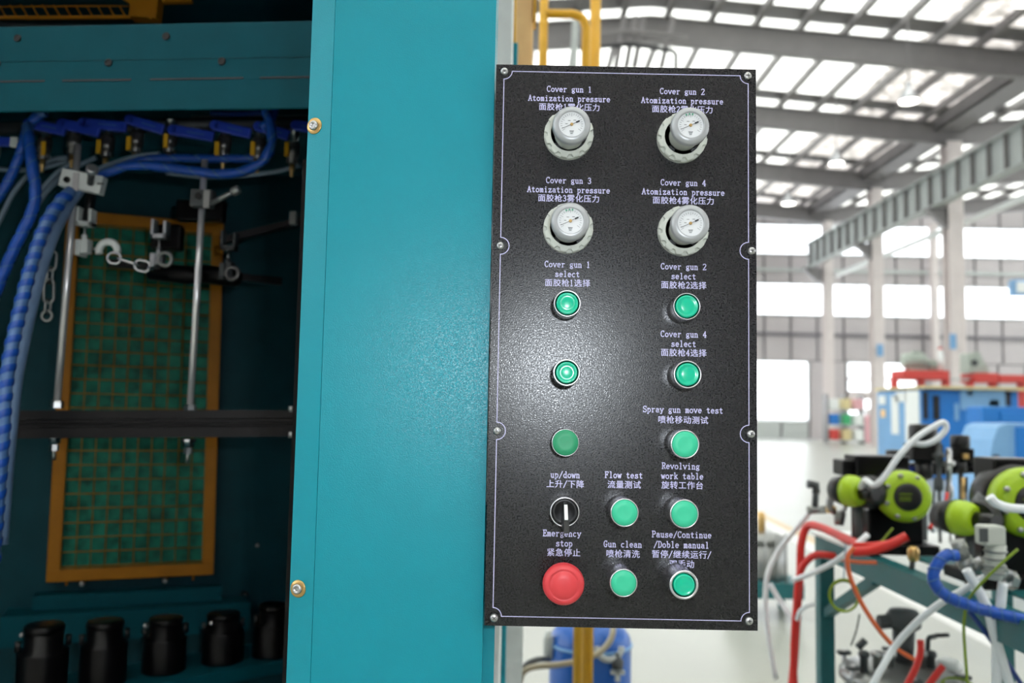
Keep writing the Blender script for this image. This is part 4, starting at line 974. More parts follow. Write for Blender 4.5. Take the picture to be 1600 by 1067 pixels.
# --------------------------------------------------------------- pressure regulators
def regulator(px, py, cxp, cyp, lab, gmark):
    """px,py ring centre (ring plane 9 mm proud), cxp,cyp gauge centre"""
    p = P(px, py, YP - .008); base = V((p.x, YP, p.z)); g = part('pressure_regulator', cp, base); g['label'] = lab
    s = (YP - .009) / F; R = 39.5 * s
    # lock ring with notches
    b = MB(); n = 96; prof = []
    vs = []; fs = []
    def rr(k, hi, lo): 
        return lo if (k % 8) in (0, 1, 2) else hi
    lev = [(0, 0), (0, .006), (1, .006), (1, .0095), (2, .0105), (3, .0105), (3, .008)]
    for li, (kind, h) in enumerate(lev):
        for k in range(n):
            a = 2*PI*k/n
            if kind == 0: r = R * 1.0
            elif kind == 1: r = R * (.88 if (k % 8) in (0,1,2) else 1.0)
            elif kind == 2: r = R * (.86 if (k % 8) in (0,1,2) else .96)
            else: r = R * .74
            vs.append(base + V((r*math.cos(a), -h, r*math.sin(a))))
    for li in range(len(lev) - 1):
        for k in range(n):
            k2 = (k+1) % n; fs.append((li*n+k, (li+1)*n+k, (li+1)*n+k2, li*n+k2))
    b.add(vs, fs); b.build('lock_ring', grey_pl, g)
    b = MB(); fs = []
    b.lathe([(R*.76, .0085), (R*.55, .0085)], base, (0,-1,0), 40); b.build('ring_floor', grey_pl, g)
    for a in (-2.3, -.84, .84, 2.3):
        q = base + V((math.cos(a - 0)*R*.68, -.0092, math.sin(a)*R*.68)); tg_ = V((-math.sin(a), 0, math.cos(a)))
        MB().bar(q - tg_*.0035, q + tg_*.0035, .0034, .0012, (0,1,0)).build('ring_slot', ink_dark, g)
    # knob barrel towards the gauge
    D = .045
    gc = P(cxp, cyp, YP - D); ax = (gc - base).normalized(); Lg = (gc - base).length
    # straight along -Y (the knob is square to the plate)
    ax = V((0, -1, 0)); base2 = V((base.x * .35 + gc.x * .65, YP, base.z * .35 + gc.z * .65)); Lg = D
    s2 = (YP - D) / F; rg = 30.0 * s2
    MB().lathe([(rg*.80, .006), (rg*.81, Lg*.5), (rg*.86, Lg*.56), (rg*.88, Lg*.78), (rg*.94, Lg*.8)], base2, ax, 44).build('knob_barrel', grey_pl, g)
    fr = V((gc.x, YP, gc.z)) * .0 + base2
    c = V((fr.x, YP - Lg, fr.z))
    MB().lathe([(rg*.95, -.010), (rg*1.02, -.0075), (rg*1.02, -.002), (rg*.98, .0), (rg*.74, .0026), (rg*.70, .0022), (rg*.69, -.001)], c, ax, 44).build('gauge_bezel', grey_bz, g)
    MB().lathe([(rg*.7, -.002), (rg*.7, -.0004)], c, ax, 40).build('gauge_dial', dial_m, g)
    yd = c.y - .0003 + .0
    def D2(r, a): return c + V((math.cos(a)*r, .0002 - .0008, math.sin(a)*r))
    b = MB()
    for k in range(21):
        a = math.radians(215 - k * 12.5); L_ = .1 if k % 5 else .17
        b.bar(D2(rg*.6, a), D2(rg*(.6 - L_), a), .00022, .00016, (0,1,0))
    b.build('scale_marks', ink_dark, g)
    if gmark:
        b = MB()
        for k in range(3): a = math.radians(112 - k*16); b.bar(D2(rg*.66, a), D2(rg*.56, a), .0011, .00018, (0,1,0))
        b.build('green_marks', ink_green, g)
    na = math.radians(25)
    b = MB(); b.bar(D2(rg*.55, na + PI) , D2(rg*.32, na), .0004, .0004, (0,1,0)); b.bar(D2(rg*.26, na), D2(rg*.46, na), .0016, .0004, (0,1,0)); b.build('gauge_needle', ink_dark, g)
    MB().lathe([(rg*.09, 0), (rg*.07, .0016)], c + V((0,-.0003,0)), ax, 16).build('needle_hub', brass, g)
    b = MB()
    for k, (dx, dz, w_) in enumerate(((0, -.36, .12), (0, -.42, .1), (0, -.5, .07), (-.14, .2, .07), (.16, .22, .07), (-.28, .02, .06))):
        q = c + V((dx*rg, -.0007, dz*rg)); b.bar(q - V((w_*rg, 0, 0)), q + V((w_*rg, 0, 0)), .0002, .0005)
    b.build('dial_print', motor_d, g)
regulator(889, 209, 893.5, 196.5, 'top left pressure regulator with gauge, under Cover gun 1', False)
regulator(1066.5, 214, 1079.5, 196, 'top right pressure regulator with gauge, under Cover gun 2', True)
regulator(888, 356, 891, 346, 'lower left pressure regulator with gauge, under Cover gun 3', True)
regulator(1068, 360, 1078.5, 349.5, 'lower right pressure regulator with gauge, under Cover gun 4', False)

# ================================================================== BEHIND THE PANEL: POSTS, PIPES, TANK
def post(name, px_top, px_bot, wpx, Y, dep, z0, z1, m, lab, cat='post'):
    x0 = P(px_top, 50, Y).x; wd = wpx / F * Y
    t = thing(name, lab, cat, (x0 + wd/2, Y, z0))
    MB().box((x0, Y, z0), (x0 + wd, Y + dep, z1)).build('post_body', m, t, bevel=.003)
    return t, x0, wd
zTOP = 2.9
t, x0, wd = post('grey_post', 774, 0, 28, 1.6, .25, 0, zTOP, post_w, 'pale grey metal post standing right behind the teal corner post')
MB().box((x0 - .01, 1.59, 0), (x0 + wd + .01, 1.86, .02)).build('foot_plate', post_g, t)
t, x0, wd = post('teal_rear_post', 801, 0, 9, 1.95, .2, 0, P(803, 66, 1.95).z, teal, 'narrow teal post seen between the grey post and the panel')
MB().box((x0, 1.95, P(803, 66, 1.95).z), (x0 + wd*.55, 2.15, zTOP)).build('yellow_upper_section', yellow, t, bevel=.002, label='yellow painted upper section')
MB().box((x0 - .01, 1.94, 0), (x0 + wd + .01, 2.16, .02)).build('foot_plate', teal_d, t)
t, x0, wd = post('pale_orange_column', 804, 0, 30, 2.3, .3, 0, zTOP + .4, orange_p, 'pale orange column with a yellow edge behind the top of the panel', 'column')
MB().box((x0 + wd, 2.29, P(835, 34, 2.3).z), (x0 + wd + .008, 2.35, zTOP + .4)).build('yellow_edge', yellow, t, label='yellow edge strip')
MB().box((x0 - .002, 2.295, 0), (x0 + wd + .002, 2.605, 1.3)).build('grey_lower_section', post_w, t, label='pale grey lower section')
MB().box((x0 - .05, 2.4, 1.9), (x0 + .12, 3.08, 1.93)).build('rail_bracket', yellow, t)
YPi = 3.1
t = thing('yellow_handrail', 'yellow tubular handrail bent at the top, standing left of the tall yellow pipe', 'handrail', (P(850, 60, YPi).x, YPi, 0))
MB().cyl((P(849, 60, YPi).x, YPi, 1.9), (P(849, 60, YPi).x, YPi, 3.4), .0165, n=16).build('rail_post', yellow, t)
xA = P(849, 60, YPi).x; xB = P(915, 80, YPi - .0).x; zr = P(880, 22, YPi).z
pts_ = [V((xA, YPi, zr)), V((xA + .08, YPi, zr)), V((xB - .05, YPi, zr)), V((xB - .015, YPi, zr - .015)), V((xB, YPi, zr - .05)), V((xB, YPi, zr - .2)), V((xB, YPi, .0))]
MB().tube(pts_[:1] + smooth_path(pts_[1:5], 5) + pts_[5:], .0165, 16).build('bent_rail', yellow, t)
t = thing('yellow_pipe', 'tall straight yellow pipe rising from the floor past the panel', 'pipe', (P(931, 60, YPi + .1).x, YPi + .1, 0))
xC = P(930, 60, YPi + .1).x
MB().cyl((xC, YPi + .1, 0), (xC, YPi + .1, 4.2), .0205, n=18).build('pipe_body', yellow, t)
MB().lathe([(.05, 0), (.05, .012)], (xC, YPi + .1, 0), (0,0,1), 18).build('pipe_flange', yellow, t)
for z in (1.95, 1.2): MB().bar((xB - .02, YPi, z), (xC + .02, YPi + .1, z), .02, .03).build('pipe_clamp', yellow, t)
# window strip in the hall behind, left (bright) : open daylight comes from the roof sheets
# blue tank
Yt = 3.62; c = P(922, 1030, Yt); rt = 62 / F * Yt; ztp = P(922, 985, Yt).z
t = thing('blue_tank', 'blue pressure tank with domed top behind the lower edge of the panel', 'tank', (c.x, Yt, 0))
MB().lathe([(rt*.9, 0), (rt, .03), (rt, ztp - .05), (rt*.97, ztp - .02), (rt*.85, ztp + .01), (rt*.5, ztp + .04), (rt*.1, ztp + .05)], (c.x, Yt, 0), (0,0,1), 40).build('tank_shell', tank_b, t)
MB().torus((c.x, Yt, ztp - .05), (0,0,1), rt*1.0, .006, 40, 8).build('weld_band', mach_l, t)
MB().torus((c.x + rt*.35, Yt - rt*.95, ztp - .02), (0,-1,.2), .05, .012, 20, 8, a0=PI, a1=2*PI).build('lifting_lug', post_g, t)
p = P(965, 1032, Yt - rt); MB().lathe([(.022, -.03), (.024, 0), (.012, .015), (.012, .03)], p, (0,0,1), 12).build('drain_valve', motor_d, t)
MB().cbox(p + V((0, 0, -.045)), (.055, .02, .016)).cbox(p + V((0, 0, -.06)), (.02, .02, .04)).build('valve_handle', post_g, t, bevel=.003)
p = P(857, 1005, Yt - .05); MB().lathe([(.012, -.06), (.02, -.05), (.02, .02), (.012, .05)], p, (0,0,1), 12).build('side_valve', post_g, t)
hose('beige_hose', px_path([(812, 1067, 3.35), (818, 1050, 3.35), (835, 1042, 3.35), (875, 1038, 3.35), (905, 1032, 3.36), (935, 1020, 3.38), (952, 1003, 3.4), (958, 985, 3.42), (956, 960, 3.5)]), .012, mat('beige_hose_rubber', (165, 158, 135), .5), 'beige hose crossing in front of the blue tank and behind the yellow pipes')
hose('grey_hose', px_path([(815, 1046, 3.4), (826, 1036, 3.4), (842, 1030, 3.42), (858, 1030, 3.5)]), .011, motor_d, 'short dark grey hose bending left out of the blue tank')

# ================================================================== PUMP TABLE ON THE RIGHT
XT, ZT = 1.085, 1.03
pt = thing('pump_table', 'dark teal steel pump table with a pale top and diagonal brace', 'table', (XT + .3, 2.6, 0))
yA, yB_ = 3.08, 1.3
MB().box((XT, yB_, ZT - .07), (XT + .05, yA, ZT)).build('side_rail', teal_f, pt, bevel=.002)
MB().box((XT + .05, yA - .05, ZT - .05), (XT + .62, yA, ZT)).build('end_rail', teal_f, pt, bevel=.002)
MB().box((XT + .34, yB_, ZT - .06), (XT + .40, yA - .05, ZT - .005)).build('middle_rail', teal_f, pt, bevel=.002)
MB().box((XT + .62, yB_, ZT - .07), (XT + .67, yA, ZT)).build('side_rail', teal_f, pt, bevel=.002)
for x_, y_ in ((XT, yA - .05), (XT + .62, yA - .05), (XT + .62, yB_), (XT, yB_)):
    MB().box((x_, y_, 0), (x_ + .05, y_ + .05, ZT - .05)).build('table_leg', teal_f, pt, bevel=.002)
MB().bar((XT + .025, yA - .45, ZT - .07), (XT + .025, yA - .03, ZT - .27), .03, .03).build('diagonal_brace', teal_f, pt)
MB().box((XT - .01, 2.72, ZT + .001), (XT + .5, yA + .02, ZT + .012)).build('table_plate', white_pl, pt, bevel=.002, label='pale plate on the far end of the table')
MB().box((XT + .12, 1.5, ZT + .001), (XT + .6, 2.6, ZT + .008)).build('table_plate', teal_f, pt)

def pump(px, py, Y, R, lab, small, sx):
    """twin-headed diaphragm pump: large lime end cap facing us, small lime regulator on its left"""
    c = P(px, py, Y); t = thing('diaphragm_pump', lab, 'pump', (c.x + .02, c.y + .1, ZT), 'lime green diaphragm pumps')
    ax = V((.28, -1, .03)).normalized()
    ax = V((-.12, -1, .02)).normalized()
    prof = [(R*.80, -.055), (R*.98, -.05), (R, -.03), (R, -.008), (R*.93, .006), (R*.75, .014), (R*.52, .016)]
    MB().lathe(prof, c, ax, 40).build('lime_end_cap', lime, t)
    MB().lathe([(R*.55, .012), (R*.52, .020), (R*.4, .022), (.001, .022)], c, ax, 32).build('black_hub', black_pl, t)
    ex_ = V((1,0,0)); up_ = V((0,0,1))
    for z in (.12, -.02, -.12): # worn lime lettering bars on hub
        MB().bar(c + ax*.0225 + V((-R*.36, 0, z*R)), c + ax*.0225 + V((R*.36, 0, z*R)), .001, .003).build('hub_marking', olive_w, t)
    for k in range(8):
        a = 2*PI*k/8 + .3; x_ = V((math.cos(a), 0, math.sin(a)))*R*.84; MB().lathe([(.007, .004), (.007, .014), (.004, .016)], c + x_, ax, 8).build('cap_bolt', steel, t)
    bk_ = c - ax*.06
    MB().lathe([(R*1.02, -.09), (R*1.05, -.06), (R*1.05, 0), (R*.9, .01)], bk_, ax, 32).build('black_housing', black_pl, t)
    cz_ = c + V((0, .1, 0))
    MB().cbox((c.x - .01, c.y + .12, (ZT + c.z - R*.6) / 2 + .0), (.17, .14, (c.z - R*.6) - ZT - .0)).build('pump_foot', canvas, t, bevel=.006)
    MB().cbox((c.x - .01, c.y + .10, ZT + .02), (.22, .2, .03)).build('base_block', canvas, t, bevel=.004)
    MB().cbox((c.x - .03 + .05*sx, c.y + .14, c.z + R*(1.05 - .2*sx)), (.17 - .05*sx, .10, .07 - .01*sx)).build('top_manifold', canvas, t, bevel=.006)
    if sx == 0: MB().cbox((c.x - .10, c.y + .15, c.z + R*.98), (.10, .09, .05)).build('top_manifold', canvas, t, bevel=.006)
    # small head
    s = P(*small); r2 = R*(.55 - .1*sx)
    MB().lathe([(r2*1.05, -.06), (r2*1.15, -.05), (r2*1.15, -.015), (r2, -.01)], s, (-.8, -.5, 0), 28).build('black_collar', black_pl, t)
    m_ = V((.42, -.9, 0)).normalized()
    MB().lathe([(r2*1.12, -.055), (r2*1.12, -.03), (r2, -.01), (r2*.8, .004)], s, m_, 28).build('lime_ring', lime, t)
    MB().lathe([(r2*.52, .0), (r2*.52, .05), (r2*.46, .055)], s, m_, 24).build('black_nozzle', black_pl, t)
    MB().cyl(s - m_*.05, s - m_*.1, r2*1.15, r2*.9, 24).build('black_collar', black_pl, t)
    MB().cyl(s + V((.03, .05, 0)), V((c.x - R*.6, c.y + .1, c.z)), .03, n=16).build('link_pipe', motor_d, t)
    MB().cyl(s + V((.01, .05, 0)), V((s.x + .01, s.y + .05, ZT)), .012, n=10).build('support_stem', motor_d, t)
    return t, c, s
pump(1416, 776, 2.62, .078, 'left lime green diaphragm pump, whole in view on the table', (1346, 769, 2.62), 0)
pump(1612, 786, 2.12, .086, 'right lime green diaphragm pump, cut off by the right edge', (1524, 812, 2.12), 1)

# filter regulators behind the pumps
def frl(px, py, Y, r, hgt, lab, knob=black_pl):
    p = P(px, py, Y); t = thing('air_regulator', lab, 'regulator', (p.x, p.y, ZT), 'black air regulators behind the pumps')
    MB().lathe([(r*.9, -r*.7), (r, -r*.55), (r, r*.5), (r*.9, r*.7), (r*.3, r*.75)], p, (0,0,1), 24).build('black_knob', knob, t)
    MB().cbox(p - V((0, 0, r*1.35)), (r*2.3, r*1.6, r*1.3)).build('regulator_body', canvas, t, bevel=.004)
    MB().lathe([(r*.62, 0), (r*.62, -r*1.3), (r*.3, -r*1.5)], p - V((0,0,r*1.9)), (0,0,1), 16).build('filter_bowl', black_pl, t)
    MB().cyl(p - V((0,0,r*3.2)), (p.x, p.y, ZT), .009, n=8).build('support_rod', motor_d, t)
    return p, t
frl(1442, 678, 2.9, .045, 0, 'largest black air regulator, behind the white hose loop')
p, t = frl(1500, 690, 2.95, .031, 0, 'black air regulator with a brass fitting right of the hose loop')
MB().cbox(p + V((0, -.03, -.048)), (.018, .02, .018)).build('brass_fitting', brass, t, bevel=.002)
MB().cyl(p + V((.03, 0, -.075)), p + V((.085, 0, -.08)), .011, n=12).build('side_port', black_pl, t)
MB().cyl(p + V((-.006, -.03, -.12)), p + V((-.006, -.03, -.19)), .008, n=10).build('brass_tube', brass, t)
frl(1400, 714, 3.0, .034, 0, 'low wide black air regulator left of the hose loop')
t = thing('valve_block', 'low black valve block joining the air regulators', 'valve', P(1440, 728, 2.95))
MB().bar(P(1385, 735, 2.98), P(1520, 728, 2.98), .05, .045).build('block_body', canvas, t, bevel=.004)
MB().cyl(P(1400, 730, 2.98), (P(1400, 730, 2.98).x, 2.98, ZT), .012, n=8).build('block_stand', motor_d, t)
MB().cbox(P(1430, 733, 2.92), (.05, .02, .02)).build('blue_clip', blue_h, t)
for i, px in enumerate((1482, 1466)):
    p = P(px, 700 - 12*i, 2.86); t = thing('steel_fitting', ('chrome needle valve standing between the two regulators', 'thin steel rod fitting beside the large regulator')[i], 'fitting', (p.x, p.y, ZT))
    MB().lathe([(.008, 0), (.01, -.01), (.01, -.04), (.02, -.045), (.02, -.055), (.01, -.06), (.008, -.12), (.013, -.13), (.013, -.16), (.005, -.17), (.005, p.z*-1 + ZT)], p, (0,0,1), 14).build('fitting_body', (steel, motor_d)[i], t)
# fittings near second pump
t = thing('hose_elbow', 'pale grey square elbow fitting with ribbed pipe in front of the right pump', 'fitting', P(1550, 860, 2.0))
MB().cbox(P(1547, 836, 1.95), (.05, .045, .045)).build('elbow_block', grey_pl, t, bevel=.006)
q0 = P(1556, 850, 1.95); q1 = P(1552, 905, 1.95); MB().cyl(q0, q1, .022, .018).build('elbow_pipe', grey_pl, t)
for k in range(4): MB().torus(q0.lerp(q1, .2 + k*.2), (0,0,1), .022, .003, 20, 6).build('pipe_rib', pot_s, t)
MB().cbox(P(1537, 836, 1.925), (.018, .004, .03)).build('elbow_window', motor_d, t)
t = thing('fitting_cluster', 'cluster of grey tee fittings below the small lime ring', 'fitting', P(1505, 870, 2.0))
for (a, b_, r) in (((1495, 845), (1505, 872), .016), ((1505, 872), (1512, 886), .019), ((1512, 880), (1545, 888), .014), ((1545, 888), (1580, 900), .013), ((1580, 893), (1582, 915), .012), ((1512, 886), (1515, 898), .012)):
    MB().cyl(P(a[0], a[1], 2.0), P(b_[0], b_[1], 2.0), r, n=14).build('tee_fitting', pot_s, t)
for px, py in ((1500, 858), (1530, 884), (1562, 894), (1581, 908)): MB().lathe([(.02, -.008), (.02, .008)], P(px, py, 2.0), (.8, 0, -.3), 6, smooth=False).build('hex_nut', steel, t)
t = thing('brass_valve', 'small brass valve on the dark rail between the pumps', 'valve', P(1427, 867, 2.5))
MB().lathe([(.012, -.02), (.016, -.01), (.016, .01), (.01, .02)], P(1427, 865, 2.42), (0,0,1), 12).build('valve_body', brass, t)
MB().cyl(P(1426, 875, 2.42), P(1424, 895, 2.42), .008, n=8).build('valve_stem', motor_d, t)
# tap at the far end
t = thing('lever_tap', 'olive grey lever tap with bent handle at the far end of the table', 'tap', P(1272, 800, 3.0))
b = MB(); b.tube([P(1262, 756, 2.98), P(1275, 758, 2.98), P(1275, 770, 2.98)], .015, 8); b.build('tap_handle', motor_d, t)
MB().cyl(P(1275, 765, 2.98), P(1273, 797, 2.98), .011, n=10).build('tap_stem', motor_d, t)
MB().cyl(P(1262, 797, 2.98), P(1290, 796, 2.98), .014, n=10).build('tap_body', pot_s, t)
t = thing('pipe_union', 'ring shaped steel union and elbow beside the left small lime head', 'fitting', P(1308, 800, 2.9))
MB().torus(P(1308, 785, 2.8), (.3,-1,0), .034, .008, 24, 8).build('union_ring', steel, t)
MB().cyl(P(1312, 800, 2.8), P(1311, 820, 2.8), .02, .015).build('union_elbow', pot_s, t)
MB().cyl(P(1292, 796, 2.8), P(1305, 796, 2.8), .012).build('brass_nipple', brass, t)
MB().tube(px_path([(1300, 790, 2.8), (1303, 772, 2.8), (1318, 757, 2.8), (1335, 752, 2.8)]), .004, 6).build('bent_tube', motor_d, t)

# hoses around the table
H_ = lambda name, l, r, m, lb, cat='hose', **k: hose(name, px_path(l), r, m, lb, cat, **k)
H_('white_hose', [(1345, 762, 2.60), (1352, 750, 2.53), (1366, 758, 2.48), (1382, 745, 2.46), (1405, 712, 2.45), (1432, 684, 2.45), (1458, 667, 2.45), (1474, 660, 2.45), (1478, 670, 2.45), (1464, 686, 2.45), (1445, 694, 2.46), (1426, 692, 2.47)], .0085, tube_w, 'white hose standing up in a loop above the left pump')
H_('white_hose', [(1546, 776, 1.9), (1556, 786, 1.9), (1575, 793, 1.9), (1605, 796, 1.9), (1640, 800, 1.9)], .010, tube_w, 'white hose crossing the right pump to the right edge')
H_('red_hose', [(1236, 1085, 3.0), (1241, 1030, 3.0), (1245, 960, 3.0), (1250, 900, 3.0), (1252, 850, 3.0), (1262, 822, 3.0), (1285, 825, 2.9), (1318, 840, 2.7), (1345, 852, 2.55)], .014, red_h, 'red air hose following the table leg and its top edge')
H_('red_hose', [(1242, 1085, 2.98), (1240, 1020, 2.98), (1244, 950, 2.98), (1250, 895, 2.98), (1270, 869, 2.95), (1300, 868, 2.9), (1335, 875, 2.85)], .012, red_h, 'second red hose that leaves the leg bundle and arches right')
H_('red_hose', [(1332, 862, 2.4), (1360, 860, 2.38), (1388, 852, 2.36), (1417, 838, 2.35)], .013, red_h, 'short thick red hose lying across the dark rail')
H_('red_hose', [(1334, 852, 2.44), (1362, 852, 2.4), (1392, 848, 2.4), (1415, 842, 2.4)], .009, red_h, 'thinner red hose tied along the short thick one')
H_('orange_tube', [(1312, 874, 2.6), (1340, 878, 2.58), (1370, 879, 2.55)], .0055, orange_h, 'level orange tube under the red hoses', 'tube')
H_('orange_tube', [(1334, 855, 2.3), (1324, 872, 2.3), (1328, 900, 2.3), (1340, 930, 2.3), (1358, 962, 2.3), (1380, 992, 2.3), (1402, 1014, 2.3), (1428, 1030, 2.3)], .006, orange_h, 'long orange tube sagging from the rail down to the mixing pot', 'tube')
H_('red_hose', [(1438, 1000, 2.35), (1438, 1020, 2.35), (1430, 1045, 2.35), (1415, 1075, 2.35), (1400, 1110, 2.35)], .009, red_h, 'bright red hose dropping in front of the mixing pot')
H_('red_hose', [(1474, 1040, 2.35), (1460, 1058, 2.35), (1440, 1085, 2.35)], .009, red_h, 'short bright red hose at the right side of the mixing pot')
H_('red_hose', [(1480, 770, 2.7), (1476, 790, 2.68), (1465, 808, 2.66), (1452, 826, 2.64)], .006, red_h, 'thin red hose hanging between the two pumps')
H_('grey_tube', [(1600, 745, 2.2), (1580, 770, 2.2), (1563, 790, 2.2)], .004, tube_g, 'thin grey green tube above the right pump', 'tube')
H_('clear_tube', [(1510, 890, 1.95), (1526, 918, 1.95), (1543, 950, 1.95), (1552, 985, 1.95), (1565, 1030, 1.95), (1580, 1080, 1.95)], .0105, tube_w, 'clear hose dropping from the tee fittings towards the lower right', 'tube')
H_('clear_tube', [(1567, 910, 1.96), (1563, 950, 1.96), (1558, 990, 1.96), (1557, 1040, 1.96), (1558, 1090, 1.96)], .0105, tube_w, 'clear hose hanging straight down below the tee fittings', 'tube')
H_('clear_tube', [(1545, 885, 2.05), (1535, 902, 2.05), (1505, 922, 2.06), (1470, 942, 2.1), (1435, 970, 2.15), (1402, 1005, 2.2), (1380, 1040, 2.2), (1355, 1085, 2.2)], .0085, tube_w, 'long clear tube sloping down left across the frame to the pot', 'tube')
H_('white_tube', [(1356, 835, 2.5), (1330, 858, 2.5), (1300, 880, 2.6), (1265, 897, 2.8), (1240, 906, 2.9)], .0085, tube_w, 'white tube sloping down left under the table to the leg', 'tube')
H_('white_tube', [(1270, 795, 3.0), (1245, 825, 3.05), (1218, 858, 3.1), (1200, 895, 3.1), (1196, 940, 3.1), (1200, 990, 3.1), (1212, 1060, 3.1)], .009, tube_w, 'white tube hanging down just right of the panel', 'tube')
H_('white_tube', [(1203, 912, 3.12), (1218, 938, 3.1), (1234, 962, 3.06), (1240, 975, 3.04)], .009, tube_w, 'short white tube running from the hanging tube to the table leg', 'tube')
H_('white_tube', [(1245, 968, 2.9), (1250, 955, 2.88), (1262, 946, 2.85), (1272, 944, 2.85)], .007, tube_w, 'small curved white tube tied round the table leg', 'tube')
H_('blue_hose', [(1496, 868, 1.92), (1478, 868, 1.92), (1464, 882, 1.92), (1458, 902, 1.92), (1466, 920, 1.92), (1484, 934, 1.92), (1510, 944, 1.92), (1545, 955, 1.9), (1610, 970, 1.85)], .0125, blue_w, 'shiny blue hose curling round below the tee fittings', wrap=tube_b, pitch=.024, cover=.14)
H_('blue_hose', [(1500, 937, 2.0), (1540, 948, 1.96), (1575, 962, 1.92), (1620, 975, 1.9)], .009, blue_w, 'second blue hose lying along the lower rail')
H_('navy_hose', [(1500, 938, 1.98), (1520, 962, 1.98), (1545, 995, 1.98), (1570, 1030, 1.98), (1600, 1075, 1.98)], .0055, navy_h, 'thin navy hose running diagonally to the lower right corner')
H_('olive_wire', [(1590, 858, 1.9), (1560, 885, 1.9), (1530, 915, 1.92), (1512, 940, 1.95), (1506, 975, 1.95), (1508, 1020, 1.95), (1512, 1070, 1.95)], .0032, olive_w, 'olive wire crossing the tee fittings and dropping to the floor', 'wire')
H_('olive_wire', [(1395, 825, 2.45), (1378, 845, 2.45), (1358, 862, 2.45)], .003, olive_w, 'short olive wire below the left pump', 'wire')
H_('grey_wire', [(1461, 745, 2.7), (1458, 790, 2.7), (1453, 806, 2.7), (1458, 832, 2.7)], .003, motor_d, 'thin dark wire hanging between the pumps', 'wire')
H_('grey_wire', [(1510, 745, 2.7), (1510, 775, 2.7), (1511, 800, 2.6)], .0045, motor_d, 'dark wire hanging from the right air regulator', 'wire')
# coil of olive wire
t = thing('wire_coil', 'round coil of olive green wire hanging below the table', 'coil', P(1319, 931, 2.35))
for k in range(5):
    MB().torus(P(1319 + random.uniform(-1, 1), 931 + random.uniform(-1, 1), 2.35 + k*.004), (.1, -1, .1), .0415 + random.uniform(-.0025, .0025), .0024, 36, 6).build('wire_turn', olive_w, t)
H_('grey_wire', [(1321, 850, 2.4), (1320, 880, 2.38), (1318, 905, 2.36)], .002, tube_g, 'very thin wire holding the olive coil', 'wire')
H_('grey_wire', [(1343, 960, 2.5), (1338, 985, 2.55), (1330, 1008, 2.6)], .0025, motor_d, 'thin grey wire running from coil to the mixing pot lid', 'wire')

# mixing pot
Yq = 2.75; c = P(1408, 1048, Yq); 
pot = thing('mixing_pot', 'steel pressure mixing pot with clamps and a dark stirrer motor', 'pot', (c.x, Yq, 0)); rp = .175; zl = c.z
MB().lathe([(rp*.93, .02), (rp*.95, .04), (rp*.95, zl - .03)], (c.x, Yq, 0), (0,0,1), 40).build('pot_body', pot_s, pot)
MB().lathe([(rp*1.05, -.03), (rp*1.05, -.012), (rp, 0), (rp*.7, .02), (rp*.3, .028), (.01, .03)], (c.x, Yq, zl), (0,0,1), 40).build('pot_lid', pot_s, pot)
for k in range(6):
    a = k * PI / 3 + .3; q = V((c.x + math.cos(a)*rp*1.02, Yq + math.sin(a)*rp*1.02, zl))
    MB().cyl(q - V((0,0,.05)), q + V((0,0,.03)), .008, n=8).build('clamp_bolt', steel, pot); MB().cbox(q + V((0,0,.02)), (.04, .025, .012)).build('wing_nut', motor_d, pot, bevel=.002)
for a in (-.6, 2.6):
    q = V((c.x + math.cos(a)*rp*.9, Yq + math.sin(a)*rp*.9, .0)); 
for k in range(3):
    a = k*2*PI/3 + .5; q = V((c.x + math.cos(a)*rp*.8, Yq + math.sin(a)*rp*.8, 0)); MB().cyl(q, q + V((0,0,.05)), .015, n=10).build('pot_foot', motor_d, pot)
m0 = P(1412, 1034, Yq); m1 = P(1412, 985, Yq); m2 = P(1412, 968, Yq)
MB().cyl(m0, m1, .028, .034, 20).build('motor_neck', motor_d, pot)
MB().lathe([(.035, -.03), (.05, -.02), (.052, .012), (.04, .03), (.02, .034)], m2, (0,0,1), 24).build('stirrer_motor', motor_d, pot)
MB().lathe([(.02, -.045), (.022, -.04), (.022, .02), (.014, .03)], P(1395, 970, Yq), (1,0,.1), 18).build('motor_flange', motor_d, pot)
for (x_, r_, m_) in ((1350, .012, motor_d), (1372, .016, steel), (1442, .010, steel), (1455, .012, motor_d), (1392, .012, steel)):
    q = P(x_, 1042, Yq - .05); MB().lathe([(r_, -.03), (r_, .03), (r_*1.4, .032), (r_*1.4, .045), (r_*.6, .05)], q, (0,0,1), 12).build('lid_valve', m_, pot)
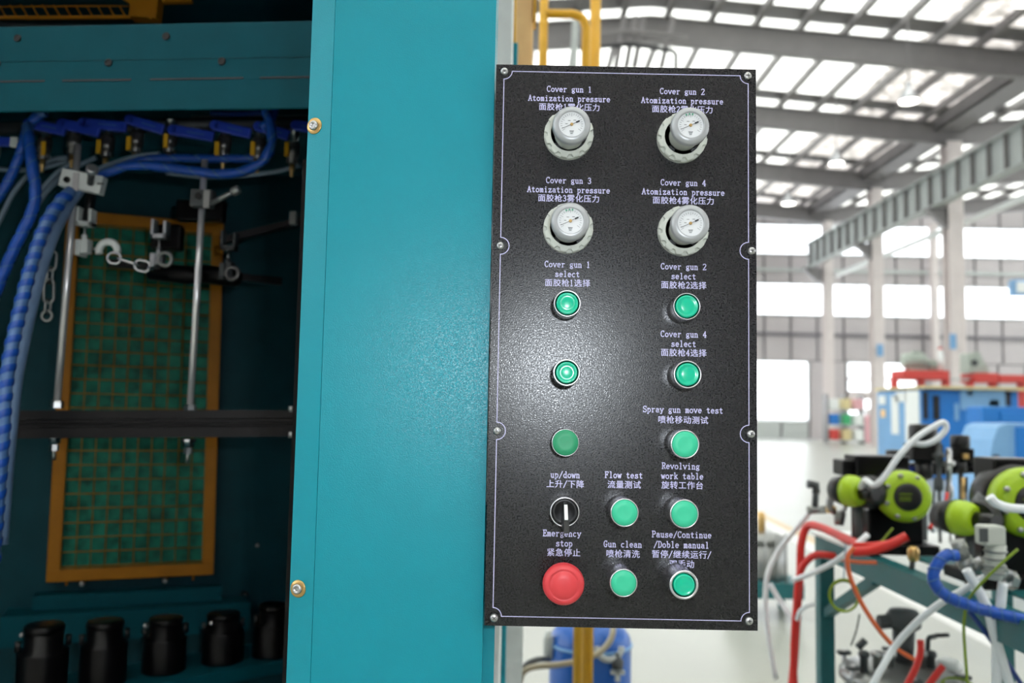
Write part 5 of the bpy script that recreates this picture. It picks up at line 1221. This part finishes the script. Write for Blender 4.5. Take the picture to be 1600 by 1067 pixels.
MB().tube([P(1448, 1035, Yq), P(1450, 1000, Yq), P(1452, 996, Yq), P(1462, 994, Yq)], .008, 8).build('lid_handle', motor_d, pot)
MB().cyl(P(1462, 993, Yq), P(1482, 992, Yq), .007, n=8).build('crank_handle', motor_d, pot)
MB().cyl(P(1340, 1012, Yq), P(1352, 1000, Yq), .012, n=8).build('hose_barb', motor_d, pot)
MB().lathe([(.04, 0), (.045, .01), (.03, .03)], P(1482, 1046, Yq), (0,0,1), 16).build('white_cap', white_pl, pot)
t = thing('wire_bundle', 'olive green coil lying at the bottom edge right of the mixing pot', 'coil', P(1500, 1070, 2.4))
for k in range(4): MB().torus(P(1500, 1072 + k, 2.4), (0, -.3, 1), .04 + .002*k, .003, 24, 6).build('wire_turn', olive_w, t)

# second pot stand, partly hidden by the panel
Ys = 6.4; c = P(1194, 870, Ys)
st = thing('steel_pot_stand', 'steel pressure pot on a low teal stand, half hidden behind the panel', 'pot', (c.x, Ys, 0))
zt2 = P(1200, 838, Ys).z; zb3 = P(1200, 902, Ys).z
MB().lathe([(.16, zb3), (.17, zb3 + .02), (.17, zt2 - .02)], (c.x - .02, Ys, 0), (0,0,1), 32).build('pot_body', pot_s, st)
MB().lathe([(.185, -.03), (.185, 0), (.1, .03), (.02, .035)], (c.x - .02, Ys, zt2), (0,0,1), 32).build('pot_lid', pot_s, st)
for a in (1196, 1214, 1228):
    q = P(a, 860, Ys - .2); MB().cyl((q.x, q.y, zb3 - .02), (q.x, q.y, zt2 + .05), .01, n=8).build('tie_rod', pot_s, st)
MB().lathe([(.03, 0), (.03, .16), (.018, .18)], (c.x - .02, Ys, zt2), (0,0,1), 12).build('lid_valve', brass, st)
MB().box((c.x - .25, Ys - .22, zb3 - .11), (c.x + .22, Ys + .22, zb3 - .0)).build('stand_top', teal_f, st, bevel=.004)
for sx_ in (-.22, .16):
    for sy_ in (-.2, .16): MB().box((c.x + sx_, Ys + sy_, 0), (c.x + sx_ + .04, Ys + sy_ + .04, zb3 - .1)).build('stand_leg', teal_f, st)
